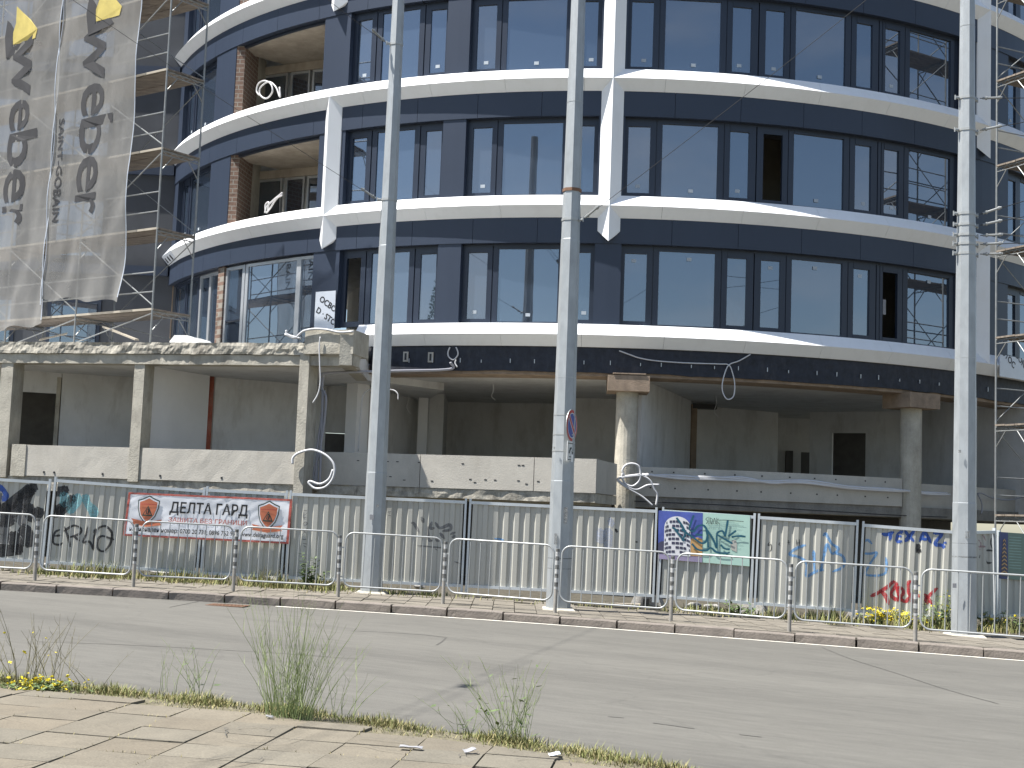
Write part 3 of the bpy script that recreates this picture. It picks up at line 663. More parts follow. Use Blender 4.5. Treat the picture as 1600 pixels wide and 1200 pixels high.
# plastic wrapped panel ends, with the maker's print
def film(p0, p1, z0, z1, R, words, name='wrapped_panel'):
    mb = MB(); mb.cbox(p0, p1, z0, z1, R-.02, R, 1.0)
    o = mb.build(name, 'film', bld)
    mb = MB(); Rr = R_(-32)
    for (t, u, v, h) in words:
        vs, fs = text2d(t, 1.0, .02); 
        pts = []
        for x, y in vs:
            x2 = x*h; y2 = y*h; xa = x2*math.cos(Rr)-y2*math.sin(Rr); ya = x2*math.sin(Rr)+y2*math.cos(Rr)
            pts.append((u+xa, v+ya))
        q = []
        for (x, y) in pts:
            x = min(max(x, 0), (p1-p0)*R/57.3); y = min(max(y, 0), z1-z0)
            q.append(PC(p0 + x/R*57.3, R+.006, z0+y))
        mb.add(q, fs)
    mb.build('film_lettering', 'ink', o); return o
film(CYL(493,480,RF)[0], CYL(524,480,RF)[0], ZR[0]+.22, ZR[0]+1.26, RF+.02, [('OCBON',.13,.80,.23),('D · STO',.03,.50,.23)])
film(PF['c']+1.6, PF['c']+16, ZR[0]-.30, ZR[0]+.30, RR+.02, [('STOC',.1,.62,.26),('BOND',.75,.62,.26),('STOC',1.35,.62,.26),('BOND',2.0,.62,.26)])
mb = MB(); mb.sweep([(RF, ZR[1]+.31),(RR+.012, ZR[1]),(RF, ZR[1]-.29),(RF-.2,ZR[1]-.29),(RF-.2,ZR[1]+.31)], -72.6, -62, 1.0); fo = mb.build('wrapped_panel', 'film', bld)
for j in range(7):
    q = -71 + j*1.25; mb = MB(); mb.add([PC(q,RR-.04,ZR[1]-.06), PC(q+.5,RR-.03,ZR[1]-.05), PC(q+.9,RF+.07,ZR[1]-.23), PC(q+.4,RF+.07,ZR[1]-.23)],[(0,1,2,3)]); mb.build('film_print','ink',fo)
# upper part of the shaft above the picture and the core inside
MB().cbox(-180, 180, ZR[4]+.3, ZR[4]+.9, 8, RF-.02, 6).build('roof_edge', 'anthracite', bld)
MB().cbox(-180, 180, 5.7, ZR[4]+.3, 9.0, 9.6, 6).build('core_wall', 'plaster', bld)
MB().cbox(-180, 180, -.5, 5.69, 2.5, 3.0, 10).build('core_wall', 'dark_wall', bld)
# black membrane ring under the lowest band
mb = MB(); a = CYL(579,560,RF-.06)[0]; NN = 150; vs = []; fs = []
for i in range(NN+1):
    p = a + (75-a)*i/NN; zb = 5.46 + .035*mnoise.noise(Vector((p*.35,1.3,0))) + .02*mnoise.noise(Vector((p*1.3,4,0)))
    for (r, z) in ((RF-.06, 6.12), (RF-.06+.015*mnoise.noise(Vector((p*.8,0,2))), 5.8), (RF-.05, zb), (RF-.4, zb), (RF-.4, 6.12)): vs.append(PC(p, r, z))
for i in range(NN):
    for j in range(5): fs.append((i*5+j,(i+1)*5+j,(i+1)*5+(j+1)%5,i*5+(j+1)%5))
fs += [tuple(range(5)), tuple(NN*5+j for j in reversed(range(5)))]
mem = mb.add(vs, fs).build('membrane_ring', 'membrane', bld)
for i in range(26):
    p = a + 4.5 + i*2.35 + rw.uniform(-.3,.3)
    MB().cbox(p-.03, p+.03, 5.66, 5.66+rw.uniform(.07,.13), RF-.05, RF-.02, flat=True).build('anchor_pin', 'alu', mem)
for px,py in ((633,557),(672,558)):
    p,z = CYL(px,py,RF); MB().cbox(p-.26,p+.26,z-.13,z+.13,RF-.05,RF-.025,flat=True).build('membrane_hole', 'concrete_pale', mem)
    MB().cbox(p-.1,p+.1,z-.09,z+.09,RF-.03,RF-.018,flat=True).build('membrane_hole', 'ink', mem)
# ring beam, ceiling, floor
MB().cbox(a-4, 80, 5.38, 5.62, 15.0, RF-.12, 2).build('ring_beam', 'concrete_brown', bld)
MB().cbox(-90, 90, 5.415, 5.69, 1.0, 13.1, 3).build('ground_floor_ceiling', 'plaster', bld)
MB().cbox(a-3, 90, 5.41, 5.7, 13.1, 15.0, 3).build('ground_floor_ceiling', 'plaster', bld)
# columns with caps
for (px, yt, yb) in ((978,614,790),(1423,642,830)):
    p, z = CYL(px, 700, 15.72); c = PC(p, 15.72, 0); mb = MB(); rc = .28; n2 = 20
    mb.v = [Vector((c.x+rc*math.cos(2*math.pi*i/n2), c.y+rc*math.sin(2*math.pi*i/n2), zz)) for zz in (-.4, 5.05) for i in range(n2)]
    mb.f = [(i,(i+1)%n2,(i+1)%n2+n2,i+n2) for i in range(n2)] + [tuple(range(n2))]
    o = mb.build('column', 'concrete', bld); mb = MB(); d = Vector((math.cos(R_(p)), math.sin(R_(p)), 0)); s = .52
    mb.obox(c, d, -s, s, -s, s, 5.0, 5.39)
    if px < 1200: mb.obox(c, d, -.40, .42, -s-.02, -s+.1, 5.42, 5.45)
    mb.build('column_cap', 'concrete_brown', o)
# curved right parapet and beam below it
pa, _ = CYL(994,740,15.75); pb, _ = CYL(1410,760,15.75)
MB().cbox(pa, pb, 2.42, 3.15, 15.55, 15.75, 1.5).build('parapet', 'concrete_pale', bld)
MB().cbox(pb+1.2, 60, 2.42, 3.05, 15.4, 15.6, 2).build('parapet', 'concrete_pale', bld)
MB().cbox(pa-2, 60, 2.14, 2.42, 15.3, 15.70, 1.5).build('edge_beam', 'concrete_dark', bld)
for i in range(20):
    q = pa + 1.2 + (pb-pa-2)*(i%10)/9.5 + rw.uniform(-.4,.4); z = 2.62 if i < 10 else 3.02
    MB().cbox(q-.07,q+.07,z,z+.035,15.745,15.756,flat=True).build('tie_hole','ink',bld)
# podium (straight, left)
Pa = Zp(20,693,3.15); Pb = Zp(930,717,3.15); dP = (Pb-Pa); dP.z=0; dP.normalize(); nP = Vector((-dP.y,dP.x,0))
def pu(px, py, v=0.0):
    X = VPl(px, py, Pa + nP*v, dP); return (X-Pa).dot(dP)
def pp(u, v, z): 
    q = Pa + dP*u + nP*v; return Vector((q.x, q.y, z))
def pbox(mb, u0, u1, v0, v1, z0, z1): return mb.obox(Pa, dP, u0, u1, v0, v1, z0, z1)
def rough_box(u0, u1, v0, v1, z0, z1, amp, name, mt, step=.12, sc_=2.2):
    mb = MB(); nu = int((u1-u0)/step); nz_ = max(2, int((z1-z0)/step)); vs=[]; fs=[]
    ring = [(v1,z0)] + [(v0, z0+(z1-z0)*j/nz_) for j in range(nz_+1)] + [(v1,z1)]
    for i in range(nu+1):
        u = u0+(u1-u0)*i/nu
        for (v,z) in ring:
            e = mnoise.fractal(Vector((u*sc_, z*sc_*1.4, v)), .8, 2.2, 4)*amp
            vs.append(pp(u, v + (e if v==v0 else 0), z + e*.5))
    k=len(ring)
    for i in range(nu):
        for j in range(k): fs.append((i*k+j,(i+1)*k+j,(i+1)*k+(j+1)%k,i*k+(j+1)%k))
    fs += [tuple(range(k)), tuple(nu*k+j for j in reversed(range(k)))]
    return mb.add(vs,fs).build(name, mt, bld)
u580, u475, u932 = pu(552,545,-.1), pu(476,545,-.1), pu(932,740)
rough_box(-9, u580-.02, -.05, .5, 5.44, 5.72, .032, 'terrace_edge', 'concrete_rough', .06, 4.0)
rough_box(-9, u580-.02, .0, .4, 5.19, 5.43, .015, 'terrace_beam', 'concrete')
rough_box(u475, u580, -.12, .9, 5.46, 6.04, .02, 'terrace_block', 'concrete', sc_=1.2)
mb = MB(); c_a = pp(u580-.03,.38,5.215); c_b = PC(CYL(576,560,RF-.1)[0], RF-.1, 5.215); c_c = PC(-24, 13.2, 5.215)
mb.ngon_prism([pp(-9,.38,5.215), c_a, c_b, c_c, pp(u580-2,11,5.215), pp(-9,11,5.215)], Vector((0,0,.44))); mb.build('terrace_slab', 'plaster', bld)
c_a = pp(u580-.02,-.1,0); d_ = c_b-c_a; d_.z=0; l_=d_.length; d_.normalize(); mb = MB(); mb.obox(c_a, d_, .0, l_, .0, .3, 5.19, 5.92); mb.build('terrace_return', 'concrete', bld)
mb = MB(); pbox(mb, -9, pu(466,720), .3, 14, 2.12, 2.36); pbox(mb, pu(466,720)+.002, u932-.35, 1.1, 14, 2.121, 2.361); mb.build('ground_floor_slab', 'concrete', bld)
MB().cbox(-40, 100, 2.13, 2.37, 1.0, 15.29, 4).build('ground_floor_slab', 'concrete', bld)
# posts
for (x0, x1, y) in ((-4,15,640),(205,221,640),(466,481,640)):
    mb = MB(); u0, u1 = pu(x0,y), pu(x1,y); zlow = -.3 if x0 > 400 else 2.3
    pbox(mb, u0, u1, -.06 if x0>400 else .03, .50, zlow, 5.2 if x0<400 else 5.46); mb.build('concrete_post', 'concrete', bld)
us = [pu(-4,720), pu(15,720), pu(205,720), pu(219,720), pu(466,720), pu(481,720)]
for (u0, u1, nm) in ((-9, us[0], 0), (us[1]+.0, us[2], 1), (us[3], us[4]-.015, 2)):
    rough_box(u0+.01, u1-.01, .06, .26, 2.36, 3.13, .006, 'parapet', 'concrete_pale', .2)
mb = MB(); pbox(mb, us[2], us[3], .07, .3, 2.34, 3.13); mb.build('post_foot', 'concrete', bld)
mb = MB(); pbox(mb, us[1]+.01, us[1]+.42, .035, .2, 2.34, 3.14); mb.build('post_foot', 'concrete', bld)
rough_box(-9, us[4]-.02, .1, .5, 2.0, 2.35, .02, 'edge_beam', 'concrete_rough', .15)
# sunlit centre parapet, butted panels
VB = .75; u932 = pu(932,740,VB); seams = [us[5]-.05, pu(656,740,VB), pu(834,745,VB), u932]
for a_, b_ in zip(seams, seams[1:]):
    mb = MB(); pbox(mb, a_+.008, b_-.008, VB, VB+.22, 2.40, 3.18); mb.build('parapet', 'concrete_pale', bld)
mb = MB(); pbox(mb, u932-.2, u932-.01, VB+.23, 3.4, 2.40, 3.179); mb.build('parapet', 'concrete_pale', bld)
rough_box(us[5]-.05, u932-.03, VB+.03, VB+.35, 2.17, 2.39, .03, 'edge_beam', 'concrete_rough', .12)
mb = MB(); pbox(mb, u932-.3, u932-.04, VB+.36, 3.6, 2.17, 2.39); mb.build('edge_beam', 'concrete', bld)
for i in range(22):
    u = rw.uniform(us[5]+.3, u932-.2); z = rw.choice((2.55,2.62,2.98))
    mb = MB(); pbox(mb, u-.03, u+.03, VB-.008, VB+.01, z, z+.02); mb.build('tie_hole', 'ink', bld)
for (x,y) in ((68,742),(84,742),(160,742),(250,744),(346,747)):
    u=pu(x,y,.05); mb = MB(); pbox(mb, u-.022, u+.022, .045, .08, 2.44, 2.485); mb.build('tie_hole', 'ink', bld)
# basement wall deep in the dark gap
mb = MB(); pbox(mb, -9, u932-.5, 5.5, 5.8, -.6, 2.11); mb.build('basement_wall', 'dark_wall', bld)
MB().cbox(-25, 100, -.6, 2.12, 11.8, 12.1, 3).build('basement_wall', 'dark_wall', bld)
# interior walls
def wall(pA, pB, z0, z1, th=.12, mt='plaster', name='inner_wall'):
    d = (pB-pA); L = Vector((d.x,d.y,0)).length; d = Vector((d.x,d.y,0))/L
    mb = MB(); mb.obox(pA, d, 0, L, 0, th, z0, z1); return mb.build(name, mt, bld)
ZC = 5.20; ZD = 5.41
def c1(px,py): return Zp(px,py,ZC)
def c2(px,py): return Zp(px,py,ZD)
zf = 2.3
A, B = c1(98,584), c1(232,592); wall(A, B, zf, ZC+.02)
wall(c1(18,579), A - (B-A).normalized()*.02, zf+2.35, ZC+.02)            # lintel over the doorway
wall(c1(90,583.5)-Vector((0,.0,0)), c1(97,584)-Vector((0,.03,0)), zf, ZC-.1, .35, 'concrete')
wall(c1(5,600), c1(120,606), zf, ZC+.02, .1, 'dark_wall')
wall(pp(pu(226,600,.52),.52,0), c1(328,588), zf, ZC+.02, .12, 'plaster_white')
A = c1(337,590); wall(A, c1(478,602), zf, ZC+.02)
q = c1(331,589.5); rp_ = MB(); rp_.tube([(q.x,q.y-.05,zf),(q.x,q.y-.05,ZC+.01)], .085, 10); rp_.build('standpipe', 'redpipe', bld, smooth=True)
wall(c1(478,602), c1(512,604), zf, ZC+.02)
wall(c1(508,604), c1(545,606), zf, zf+1.6, .1, 'dark_wall'); wall(c1(505,603.9), c1(545,605.9), zf+1.62, ZD+.02, .14)
q0, q1 = c2(543,588), c2(560,587.5); wall(q0, q1, zf, ZD+.02, .5, 'plaster_white', 'inner_pillar')
wall(q1+Vector((.02,.3,0)), c2(655,616), zf, ZD+.02)
wall(c2(655,611), c2(670,611.5), zf, ZD+.02, .4, 'plaster_white', 'inner_pillar'); wall(c2(670,614), c2(692,615), zf, ZD+.02)
wall(c2(680,628), c2(868,631), zf, ZD+.02, .12); wall(c2(692,615)+Vector((.05,0,0)), c2(700,628), zf, ZD+.02, .1)
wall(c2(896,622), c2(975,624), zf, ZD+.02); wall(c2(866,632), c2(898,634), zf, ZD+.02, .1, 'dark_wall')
wall(c2(1004,592), c2(1080,627), zf, ZD+.02, .12)
q = c2(1081,628); mb = MB(); mb.box((q.x,q.y-.1,zf),(q.x+.16,q.y+.3,ZD-.06)); mb.build('scorched_jamb', 'concrete_brown', bld)
mb = MB(); mb.box((q.x+.02,q.y-.12,ZD-.2),(q.x+.75,q.y+.2,ZD-.05)); mb.build('scorched_lintel', 'ink', bld)
wall(c2(1090,634), c2(1216,645), zf, ZD+.02)
wall(c2(1205,652), c2(1270,655), zf, ZD+.02, .1); 
for (x0,x1,h) in ((1229,1240,2.0),(1253,1267,1.95)): wall(c2(x0,652.5)-Vector((0,.03,0)), c2(x1,653)-Vector((0,.03,0)), zf, zf+h, .08, 'dark_wall', 'inner_door')
A, B = c2(1266,644), c2(1412,643); d = (B-A); L = d.length
for (t0,t1,zz0,zz1) in ((0,.245,zf,ZD+.02),(.245,.605,zf+2.45,ZD+.02),(.605,1.0,zf,ZD+.02)): wall(A+d*t0, A+d*t1, zz0, zz1)
wall(c2(1290,654), c2(1370,654), zf, ZD, .1, 'dark_wall')
wall(c2(1430,636), c2(1520,622), zf, ZD+.02); wall(c2(1520,640), c2(1640,634), zf, ZD+.02)
# left wing behind the nets
wg = MB(); wg.box((-34,43.5,5.6),(-9.3,44.5,22)); o = wg.build('wing_wall', 'wing_grey', bld)
for k in range(5):
    for i in range(7):
        x = -31.5+i*2.75; z = 6.2+k*3.3
        MB().box((x,43.44,z),(x+1.7,43.51,z+2.0)).build('wing_window', 'frame', bld)
        f_ = MB().box((x+.12,43.41,z+.12),(x+1.58,43.45,z+1.88)).build('wing_window_glass', 'glass', bld)
    MB().box((-34,43.35,5.75+k*3.3),(-11.2,43.5,6.05+k*3.3)).build('wing_band', 'anthracite', bld)

# ------------------------------------------------------------------ sheet metal site fence
FB = [(-150,867),(70,880),(311,897),(443,904),(725,917.5),(1024,933),(1175,944.5),(1337,956.5),(1492,970),(1557,966),(1660,966)]
FT = [740,750,763,770,782,797,804,818,829,830,838]
_g = [G(x, y, .33) for x, y in FB]
_yf = quadfit([Vector((x/1000, g.y, 0)) for (x, y), g in list(zip(FB, _g))[:9]])
FN = [AT(x, y, _yf(x/1000) if x < 1500 else g.y) for (x, y), g in zip(FB, _g)]
FN[9] = AT(1557, 964, FN[8].y+.85); FN[10] = AT(1660, 962, FN[8].y+2.0)
print('fence tilt', [round(math.degrees(math.atan2(-(b-a).y,(b-a).x))) for a,b in zip(FN,FN[1:])])
PER = .214
def dep(u):                                   # corrugation: y of the sheet face (camera side is -y)
    t = (u % PER)/PER
    if t < .40: return 0.0
    if t < .50: return -.029*(t-.40)/.10
    if t < .90: return -.029
    return -.029*(1-(t-.90)/.10)
FLAB = ['grey sheet fence panel at far left, under the big black and teal graffiti',
 'grey sheet fence panel behind the black tag and the left half of the white banner',
 'narrow grey sheet fence panel behind the right half of the white banner',
 'grey sheet fence panel behind the left lamp pole, right of the white banner',
 'grey sheet fence panel behind the middle lamp pole, without lettering',
 'grey sheet fence panel carrying the blue and mint poster',
 'grey sheet fence panel with blue sprayed letters, right of the poster',
 'grey sheet fence panel with blue TEXAZ and red spray tags',
 'shaded grey sheet fence panel just right of the right lamp pole',
 'shaded grey sheet fence panel at right edge behind the small poster']
PAN = []
def place_matrix(A, B):
    x = (B-A).normalized(); y = Vector((-x.y, x.x, 0)).normalized(); z = x.cross(y)
    return Matrix((x, y, z)).transposed().to_4x4()
for i in range(len(FN)-1):
    A, B = FN[i], FN[i+1]; L = (B-A).length; g = .055
    Mx = place_matrix(A, B); base = A.copy(); base.z -= .17
    Mx.translation = base
    t = thing('site_hoarding', FLAB[i], 'fence', base, 0, 'sheet metal panels of the site fence')
    t.matrix_world = Mx; WM[t] = Mx; PAN.append((t, Mx, L, A, B))
    zt = .17 + ((AT(FB[i][0],FT[i],A.y).z-A.z)+(AT(FB[i+1][0],FT[i+1],B.y).z-B.z))/2; zb = .17
    print('h', round(zt,2), round(L,2))
    mb = MB(); us_ = [g+.04]; u = g+.04
    bp = [0,.40*PER,.50*PER,.90*PER]
    k = 0
    while True:
        for q in bp:
            v = k*PER+q
            if g+.04 < v < L-g-.04: us_.append(v)
        k += 1
        if k*PER > L: break
    us_.append(L-g-.04)
    for v in us_: mb.v += [Vector((v, dep(v), zb+.05)), Vector((v, dep(v), zt-.05))]
    n0 = len(us_)
    mb.f = [(2*j, 2*j+2, 2*j+3, 2*j+1) for j in range(n0-1)]
    k0 = len(mb.v)
    for v in us_: mb.v += [Vector((v, dep(v)+.003, zb+.05)), Vector((v, dep(v)+.003, zt-.05))]
    mb.f += [(k0+2*j+1, k0+2*j+3, k0+2*j+2, k0+2*j) for j in range(n0-1)]
    mb.build('sheet', 'sheet', t, world=False)
    mb = MB(); mb.box((g,-.05,zt-.06),(L-g,.012,zt)); mb.build('top_rail', 'rail', t, world=False)
    mb = MB(); mb.box((g,-.048,zb),(L-g,.012,zb+.055)); mb.build('bottom_rail', 'rail', t, world=False)
    for u in (g-.03, L-g-.012):
        mb = MB(); mb.box((u,-.052,zb-.1),(u+.042,.016,zt+.05)); mb.build('upright', 'rail', t, world=False)
def fence_local(i, px, py, off=0.0):
    t, Mx, L, A, B = PAN[i]; d = B-A; d.z = 0; d.normalize(); n_ = Vector((-d.y,d.x,0))
    P = VPl(px, py, A - n_*off, d); return Mx.inverted() @ P
def spray(i, mt, px, wd, name='graffiti', closed=False, flat_at=None, parent=None, sm=5):
    """ribbon of paint lying on the ribs of panel i; px = list of strokes in photo pixels"""
    t, Mx, L, A, B = PAN[i]; mb = MB()
    for st in px:
        pts = [fence_local(i, x, y) for x, y in st]
        if len(pts) > 2: pts = smooth_path(pts, sm)
        pts = resample(pts, .014); N = len(pts); nw = max(2, int(wd/.014))
        if N < 2: continue
        k0 = len(mb.v); last = None; prof = random.Random(int(st[0][0]*7+st[0][1])).random()*9
        for a in range(N):
            tg = pts[min(a+1,N-1)]-pts[max(a-1,0)]; tg.y = 0
            tg = tg.normalized() if tg.length > 1e-6 else (last or Vector((1,0,0))); last = tg
            nn = Vector((-tg.z, 0, tg.x))
            wv = wd*(.8+.35*mnoise.noise(Vector((a*.05+prof,0,0))))*(1 if 2 < a < N-3 else .6)
            for b in range(nw+1):
                p = pts[a] + nn*((b/nw-.5)*wv)
                y = dep(p.x)-.004 if flat_at is None else flat_at
                mb.v.append(Vector((min(max(p.x,.1),L-.1), y, p.z)))
        W = nw+1
        for a in range(N-1):
            for b in range(nw): mb.f.append((k0+a*W+b, k0+(a+1)*W+b, k0+(a+1)*W+b+1, k0+a*W+b+1))
    return mb.build(name, mt, t, world=False)
def z4(x0, y0, k, strokes): return [[(x0+x/k, y0+y/k) for x, y in s] for s in strokes]
# left panel: heavy black, grey and teal piece
P0s = lambda s: z4(0,750,4,s)
spray(0,'black_spray',P0s([[(0,200),(60,160),(150,90),(210,45)],[(-40,180),(30,170),(80,200),(130,150),(190,60),(240,40)],[(-40,240),(40,260),(90,240)],[(60,330),(110,400),(90,460)],[(170,150),(200,230),(240,200),(255,170)],[(-60,430),(0,440),(60,440),(150,430)],[(120,300),(170,330),(190,420)]]),.30)
spray(0,'grey_spray',P0s([[(-20,300),(40,330),(20,400)],[(150,120),(130,220),(160,280)],[(-40,120),(20,100)]]),.28)
spray(0,'blue_spray',P0s([[(-20,40),(20,60),(40,100),(10,130)]]),.16)
spray(1,'black_spray',P0s([[(300,60),(340,70),(390,70),(430,50)],[(290,130),(320,180),(355,205),(400,180),(440,130),(470,100)],[(310,190),(360,190),(420,140)]]),.24)
spray(1,'cyan_spray',P0s([[(375,90),(410,110),(395,170)],[(470,90),(490,130),(455,170),(430,210)],[(530,90),(550,150),(590,200),(560,220)]]),.22)
tagk = P0s([[(265,300),(270,410)],[(255,300),(310,285),(330,310),(300,345),(262,365)],[(285,365),(330,385)],[(375,310),(345,330),(335,390),(370,405),(395,390)],[(345,350),(385,345)],[(405,290),(425,350),(440,420)],[(400,320),(460,285),(505,300),(500,335),(430,360)],[(455,345),(500,380)],[(555,285),(540,340),(520,390),(560,385),(585,440)],[(585,440),(590,350),(620,300),(665,290),(700,330),(690,400),(650,445),(615,430),(612,380),(640,350),(720,375)],[(585,330),(600,300)]])
spray(1,'black_spray',tagk,.055)
spray(3,'grey_spray',z4(400,750,4,[[(300,190),(322,190)],[(300,200),(298,235),(320,232)],[(322,205),(305,220)],[(295,275),(310,262),(322,272),(308,285),(296,276)],[(290,310),(316,330)],[(322,300),(290,345)],[(290,370),(316,372)],[(296,395),(318,400)],[(300,410),(315,420)]]),.03)
spray(3,'grey_spray',z4(400,750,4,[[(970,270),(985,270),(1010,310),(1020,330)],[(1035,230),(1050,270)],[(1075,290),(1080,370),(1105,380)],[(1100,260),(1090,300),(1120,300)],[(1120,265),(1150,300),(1210,280),(1215,310),(1160,320)],[(1120,370),(1150,385)],[(1150,330),(1180,370)],[(1215,340),(1250,325)],[(1225,360),(1250,345)]]),.075)
spray(3,'grey_spray',z4(400,750,4,[[(1010,410),(1180,425)],[(1120,430),(1135,440)],[(825,200),(850,197)],[(828,222),(848,220)],[(1240,510),(1285,525)]]),.04)
spray(4,'black_spray',z4(800,750,4,[[(645,305),(660,328)],[(772,385),(788,390)]]),.07)
spray(4,'fadeblue',z4(800,750,4,[[(550,300),(560,400)],[(600,270),(640,260)],[(600,300),(600,430)]]),.22,'paint_patch')
spray(4,'lightblue_spray',z4(400,750,4,[[(1490,365),(1550,375)]]),.05)
spray(6,'black_spray',z4(1200,750,4,[[(10,385),(0,410),(20,405),(18,440),(-2,445)],[(75,390),(68,405),(80,408)],[(128,375),(132,410)],[(120,390),(140,388)],[(178,372),(180,415)],[(195,370),(197,412)],[(176,395),(200,390)]]),.022)
spray(6,'lightblue_spray',z4(1200,750,4,[[(235,405),(170,430),(135,465),(190,480),(240,520),(240,600),(300,570),(350,560)],[(285,440),(290,570)],[(345,350),(360,335),(375,360),(400,400),(440,430),(400,460),(370,400),(350,470),(330,570)],[(410,450),(470,480),(470,540),(400,575)]]),.065)
spray(7,'lightblue_spray',z4(1200,750,4,[[(650,400),(620,375),(580,400),(575,450),(640,460),(680,455),(640,520),(610,590),(720,590),(740,540),(735,480)]]),.055)
spray(7,'blue_spray',z4(1360,800,6.667,[[(115,225),(170,235),(250,205)],[(215,225),(195,300)],[(285,215),(275,300),(330,305)],[(285,255),(325,250)],[(290,220),(340,200)],[(352,190),(402,250),(455,310)],[(460,190),(405,255),(358,312)],[(510,310),(560,215),(600,260),(630,325)],[(530,280),(610,285)],[(650,220),(745,225),(670,330),(760,350),(750,385)],[(760,320),(795,320)]]),.085)
spray(7,'black_spray',z4(1360,800,6.667,[[(475,345),(500,350),(495,385),(520,400)],[(475,410),(530,405)]]),.11)
spray(7,'red_spray',z4(1360,800,6.667,[[(0,880),(80,840),(160,790),(250,715)],[(110,820),(160,880),(190,970)],[(250,720),(270,760),(220,830),(225,880),(280,910),(340,850),(330,800),(280,790),(310,900),(370,930),(400,880)],[(430,715),(395,740),(400,850),(430,880),(430,960)],[(480,865),(540,880)],[(560,850),(600,900),(640,960)],[(700,790),(640,840),(560,930)],[(560,960),(620,920)]]),.085)
spray(8,'pink_spray',z4(1360,800,6.667,[[(1110,290),(1150,330),(1120,400)],[(1160,240),(1190,300)],[(1110,360),(1190,360)]]),.05)
spray(8,'black_spray',z4(1360,800,6.667,[[(1245,270),(1240,330),(1265,400)],[(1200,400),(1240,400),(1270,405)],[(1195,500),(1220,530),(1250,525)],[(1120,480),(1130,440)]]),.045)
# concrete feet
for (px, py, lab) in ((1012,944,'grey fence foot block left of the poster panel, half behind a railing'),(1174,957,'trapezoid fence foot block below the gap right of the poster'),(1348,969,'grey fence foot block among grass below the blue tags'),(418,914,'small grey fence foot block in the grass below the banner')):
    g = G(px, py, .15); t = thing('fence_foot', lab, 'fence foot', (g.x, g.y, gz(g.x,.13)), -.42, 'concrete feet of the site fence'); mb = MB()
    mb.hexa([(-.34,-.13,0),(.34,-.13,0),(.34,.13,0),(-.34,.13,0),(-.26,-.10,.20),(.26,-.10,.20),(.26,.10,.20),(-.26,.10,.20)]); mb.build('block','foot',t,world=False)
    mb = MB(); mb.box((-.06,-.135,.02),(.06,-.09,.13)); mb.build('lifting_slot','dark_wall',t,world=False)

# ------------------------------------------------------------------ banner
def board(name, label, cat, i0, i1, TL, TR, BR, BL, off):
    A, B = FN[i0], FN[i1]; d = B-A; d.z=0; d.normalize(); n_ = Vector((-d.y,d.x,0)); P = A - n_*off
    q = [VPl(*p, P, d) for p in (BL, BR, TR, TL)]
    c = (q[0]+q[1])/2; c.z = min(q[0].z,q[1].z)
    t = thing(name, label, cat, c)
    def S(u, v, o=0.0):
        b = q[0]*(1-u)+q[1]*u; tp = q[3]*(1-u)+q[2]*u
        return b*(1-v)+tp*v - n_*o
    return t, S, (q[1]-q[0]).length, (q[3]-q[0]).length
ban, S_, BW, BH = board('banner', 'white vinyl banner with two orange shields and black Cyrillic title tied to fence', 'banner', 1, 3, (201,769), (457,780), (451,850), (192,837), .13)
def S(u, v, o=0.0):
    wv = .012*mnoise.noise(Vector((u*9+v*3, v*1.6-u*2.5, 0))) + .005*mnoise.noise(Vector((u*24-v*9, v*4, 3)))
    return S_(u, v, o+wv)
def sheet(mb, Sf, u0, u1, v0, v1, o, nu=70, nv=20):
    k = len(mb.v)
    for j in range(nv+1):
        for i in range(nu+1): mb.v.append(Sf(u0+(u1-u0)*i/nu, v0+(v1-v0)*j/nv, o))
    for j in range(nv):
        for i in range(nu): a=k+j*(nu+1)+i; mb.f.append((a,a+1,a+nu+2,a+nu+1))
    return mb
sheet(MB(), S, 0, 1, 0, 1, 0).build('vinyl_sheet', 'vinyl', ban, smooth=True)
mb = MB()
for r in ((0,1,0,.045),(0,1,.955,1),(0,.014,.045,.955),(.984,1,.045,.955)): sheet(mb, S, *r, .004, 60 if r[1]-r[0]>.5 else 2, 2 if r[1]-r[0]>.5 else 16)
mb.build('border', 'redink', ban)
def put(Sf, uv, fs, o, name, mt, par):
    if par is ban: o = o*2.2
    return MB().add([Sf(u,v,o) for u,v in uv], fs).build(name, mt, par)
def tx(body, u0, v0, w_, h_, mt, bold=.0, o=.006, par=ban, Sf=None, name='lettering'):
    vs, fs = text_fit(body, u0, v0, w_, h_, bold); return put(Sf or S, vs, fs, o, name, mt, par)
tx('ДЕЛТА ГАРД', .262, .52, .475, .31, 'ink', .018)
tx('ЗАЩИТА БЕЗ ГРАНИЦИ', .262, .345, .475, .13, 'redink', .012)
tx('национален номер: 0700 20 731; 0896 762 996; www.deltaguard.org', .035, .085, .93, .135, 'ink', .012)
def poly(Sf, pts, o, name, mt, par): return put(Sf, pts, [tuple(range(len(pts)))], o, name, mt, par)
